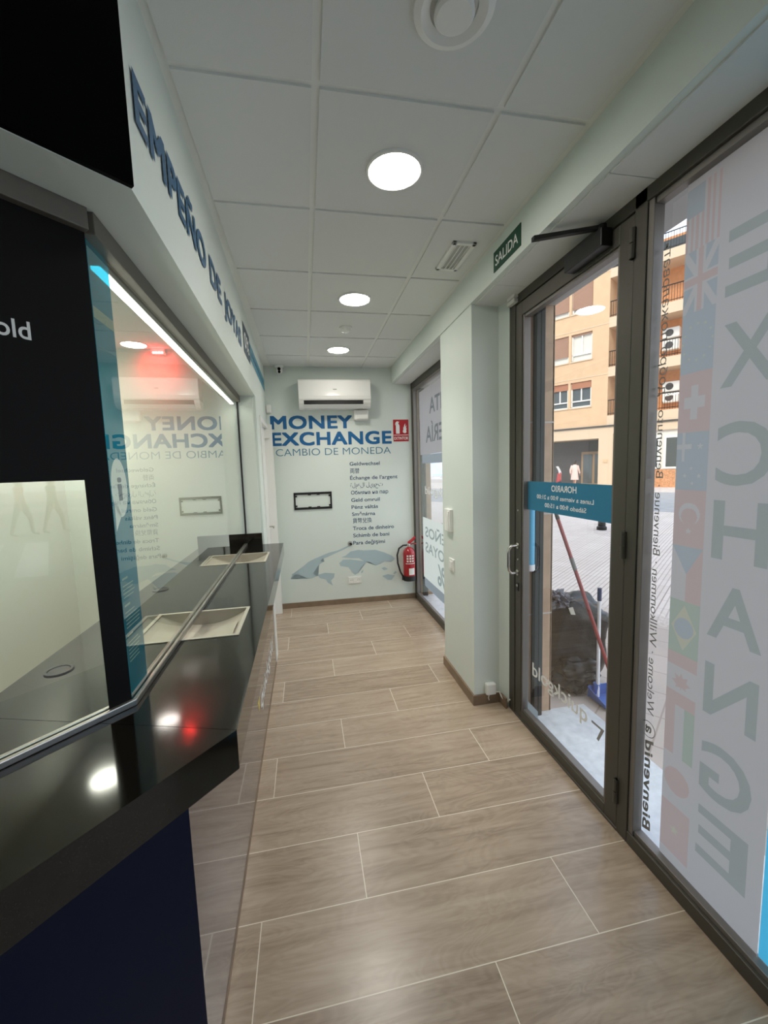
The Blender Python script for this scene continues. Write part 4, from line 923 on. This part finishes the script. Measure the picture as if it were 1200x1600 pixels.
# people
def person(name, label, loc, rz, top, coat=None, legs='trouser_dark', stride=.18, shoes='shoe', sleeve=None):
    t = thing(name, label, 'person', loc, rz)
    V = []; E = []; R = []
    def add(p, r, par=None):
        V.append(p); R.append(r)
        if par is not None: E.append((par, len(V)-1))
        return len(V)-1
    pe = add((0, 0, .96), (.150, .11)); be = add((0, .0, 1.10), (.135, .10), pe); ch = add((0, .01, 1.32), (.155, .11), be); nk = add((0, 0, 1.46), (.055, .055), ch)
    h1 = add((0, -.015, 1.56), (.075, .085), nk); h2 = add((0, -.02, 1.66), (.072, .09), h1); add((0, -.10, 1.575), (.012, .012), h1)
    for sx in (-1, 1):
        st_ = stride*sx
        hp = add((sx*.09, 0, .90), (.095, .095), pe); kn = add((sx*.10, -st_*.6-.02, .50), (.06, .06), hp); ak = add((sx*.10, -st_*.9+.03, .09), (.038, .038), kn); add((sx*.11, -st_*.9-.13, .035), (.035, .03), ak)
        sh = add((sx*.18, .01, 1.38), (.055, .055), ch); el = add((sx*.235, st_*.5+.02, 1.11), (.042, .042), sh); wr = add((sx*.235, st_*.8-.07, .88), (.028, .028), el)
        pm = add((sx*.235, st_*.85-.09, .82), (.026, .015), wr)
        for f_ in range(4): 
            k1 = add((sx*.235+.0, st_*.85-.115+.018*f_, .765), (.008, .008), pm); add((sx*.23, st_*.85-.118+.018*f_, .735-(.008 if f_ in (1, 2) else 0)), (.007, .007), k1)
        add((sx*.225, st_*.85-.135, .79), (.008, .008), wr)
    me = bpy.data.meshes.new('skeleton'); me.from_pydata(V, E, []); ob = bpy.data.objects.new('skeleton', me); C.objects.link(ob)
    sk = ob.modifiers.new('s', 'SKIN'); ob.modifiers.new('d', 'SUBSURF').levels = 1
    for i, r in enumerate(R): me.skin_vertices[0].data[i].radius = r
    me.skin_vertices[0].data[0].use_root = True
    me2 = bpy.data.meshes.new_from_object(ob.evaluated_get(bpy.context.evaluated_depsgraph_get()))
    bpy.data.objects.remove(ob)
    for q in ('skin', legs, top, shoes): me2.materials.append(M[q])
    for p in me2.polygons:
        c_ = p.center; p.use_smooth = True
        p.material_index = 3 if c_.z < .075 else 1 if (c_.z < .98 and abs(c_.x) < .2) else 2 if (c_.z < 1.43 and not (abs(c_.x) > .2 and c_.z < .90)) else 0
    b = bpy.data.objects.new('body', me2); C.objects.link(b); b.parent = t
    W = Matrix.Translation(loc) @ Matrix.Rotation(rz, 4, 'Z')
    hm = MB(W); n = 16
    hm.loft([[(a_*math.cos(2*PI*k/n), off+b_*math.sin(2*PI*k/n), z) for k in range(n)] for a_, b_, off, z in ((.076, .06, .045, 1.50), (.088, .075, .03, 1.60), (.086, .10, .005, 1.68), (.060, .075, -.01, 1.745), (.01, .01, -.01, 1.765))])
    hm.build('hair', 'hair_dark', t, smooth=True)
    if coat:
        cm = MB(W)
        cm.loft([[(a_*math.cos(2*PI*k/n), b_*math.sin(2*PI*k/n), z) for k in range(n)] for a_, b_, z in ((.25, .19, .48), (.215, .165, .80), (.185, .14, 1.05), (.20, .145, 1.30), (.15, .11, 1.42), (.075, .07, 1.47))], cap=False)
        cm.build('coat', coat, t, smooth=True)
        for sx in (-1, 1):
            MB(W).tube([(sx*.17, .01, 1.40), (sx*.235, stride*sx*.5+.02, 1.11), (sx*.235, stride*sx*.8-.065, .90)], [.075, .062, .05], 12).build('coat_sleeve', coat, t, smooth=True)
    return t
pp = FT @ Vector((-2.12, -.8, 0))
person('person', 'person in long pale pink coat walking towards the dark entrance', tuple(pp), math.atan2(fr_v.y, fr_v.x)+PI, 'coat_pink', 'coat_pink', 'skin')
person('person', 'person in rose top and dark trousers striding over the crossing outside', (12.1, -5.6, -.006), 2.2, 'shirt_rose', None, 'trouser_dark', .24)
person('person', 'person all in black following the rose top over the crossing', (12.5, -5.0, -.006), 2.2, 'trouser_dark', None, 'trouser_dark', .24)
# scooter in front of the far entrance
sp = FT @ Vector((-3.2, -2.0, 0)); STm = Matrix.Translation((sp.x, sp.y, -.006)) @ Matrix.Rotation(math.atan2(fr_v.y, fr_v.x), 4, 'Z')
sk_ = thing('motor_scooter', 'red parked scooter with white windscreen across the street', 'scooter', (sp.x, sp.y, -.006), math.atan2(fr_v.y, fr_v.x))
for xx in (-.6, .6):
    w_ = MB(STm); w_.lathe([(.10, -.05), (.19, -.06), (.22, -.03), (.22, .03), (.19, .06), (.10, .05)], (xx, 0, .22), (0, 1, 0), 24); o = w_.build('wheel', 'rubber', sk_, smooth=True)
    MB(STm).lathe([(.11, -.055), (.11, .055)], (xx, 0, .22), (0, 1, 0), 18).build('rim', 'steel', o)
MB(STm).loft([[(x, y_*wd, z) for y_, z in ((-1, zb_), (1, zb_), (1, zt_), (-1, zt_))] for x, wd, zb_, zt_ in ((-.85, .10, .45, .62), (-.55, .16, .38, .74), (-.1, .15, .22, .62), (.1, .17, .20, .30), (.42, .17, .24, .34), (.52, .18, .40, .95), (.66, .10, .45, 1.0))]).build('body', 'scooter_red', sk_, bevel=.02)
MB(STm).loft([[(x, y_*.14, z) for y_, z in ((-1, zb_), (1, zb_), (.85, zb_+.1), (-.85, zb_+.1))] for x, zb_ in ((-.82, .66), (-.5, .72), (-.1, .70))]).build('seat', 'rubber', sk_, bevel=.02)
MB(STm).tube([(.5, -.33, 1.02), (.56, 0, 1.0), (.5, .33, 1.02)], .018, 8).build('handlebar', 'black_metal', sk_)
MB(STm).loft([[(x, y_, z) for y_ in (-.2, -.1, 0, .1, .2)] for x, z in ((.64, .92), (.56, 1.15), (.42, 1.40))], cap=False, closed=False).build('windscreen', 'scooter_white', sk_)
MB(STm).tube([(.60, 0, .22), (.56, 0, .6), (.52, 0, 1.0)], .035, 10).build('fork', 'steel', sk_)
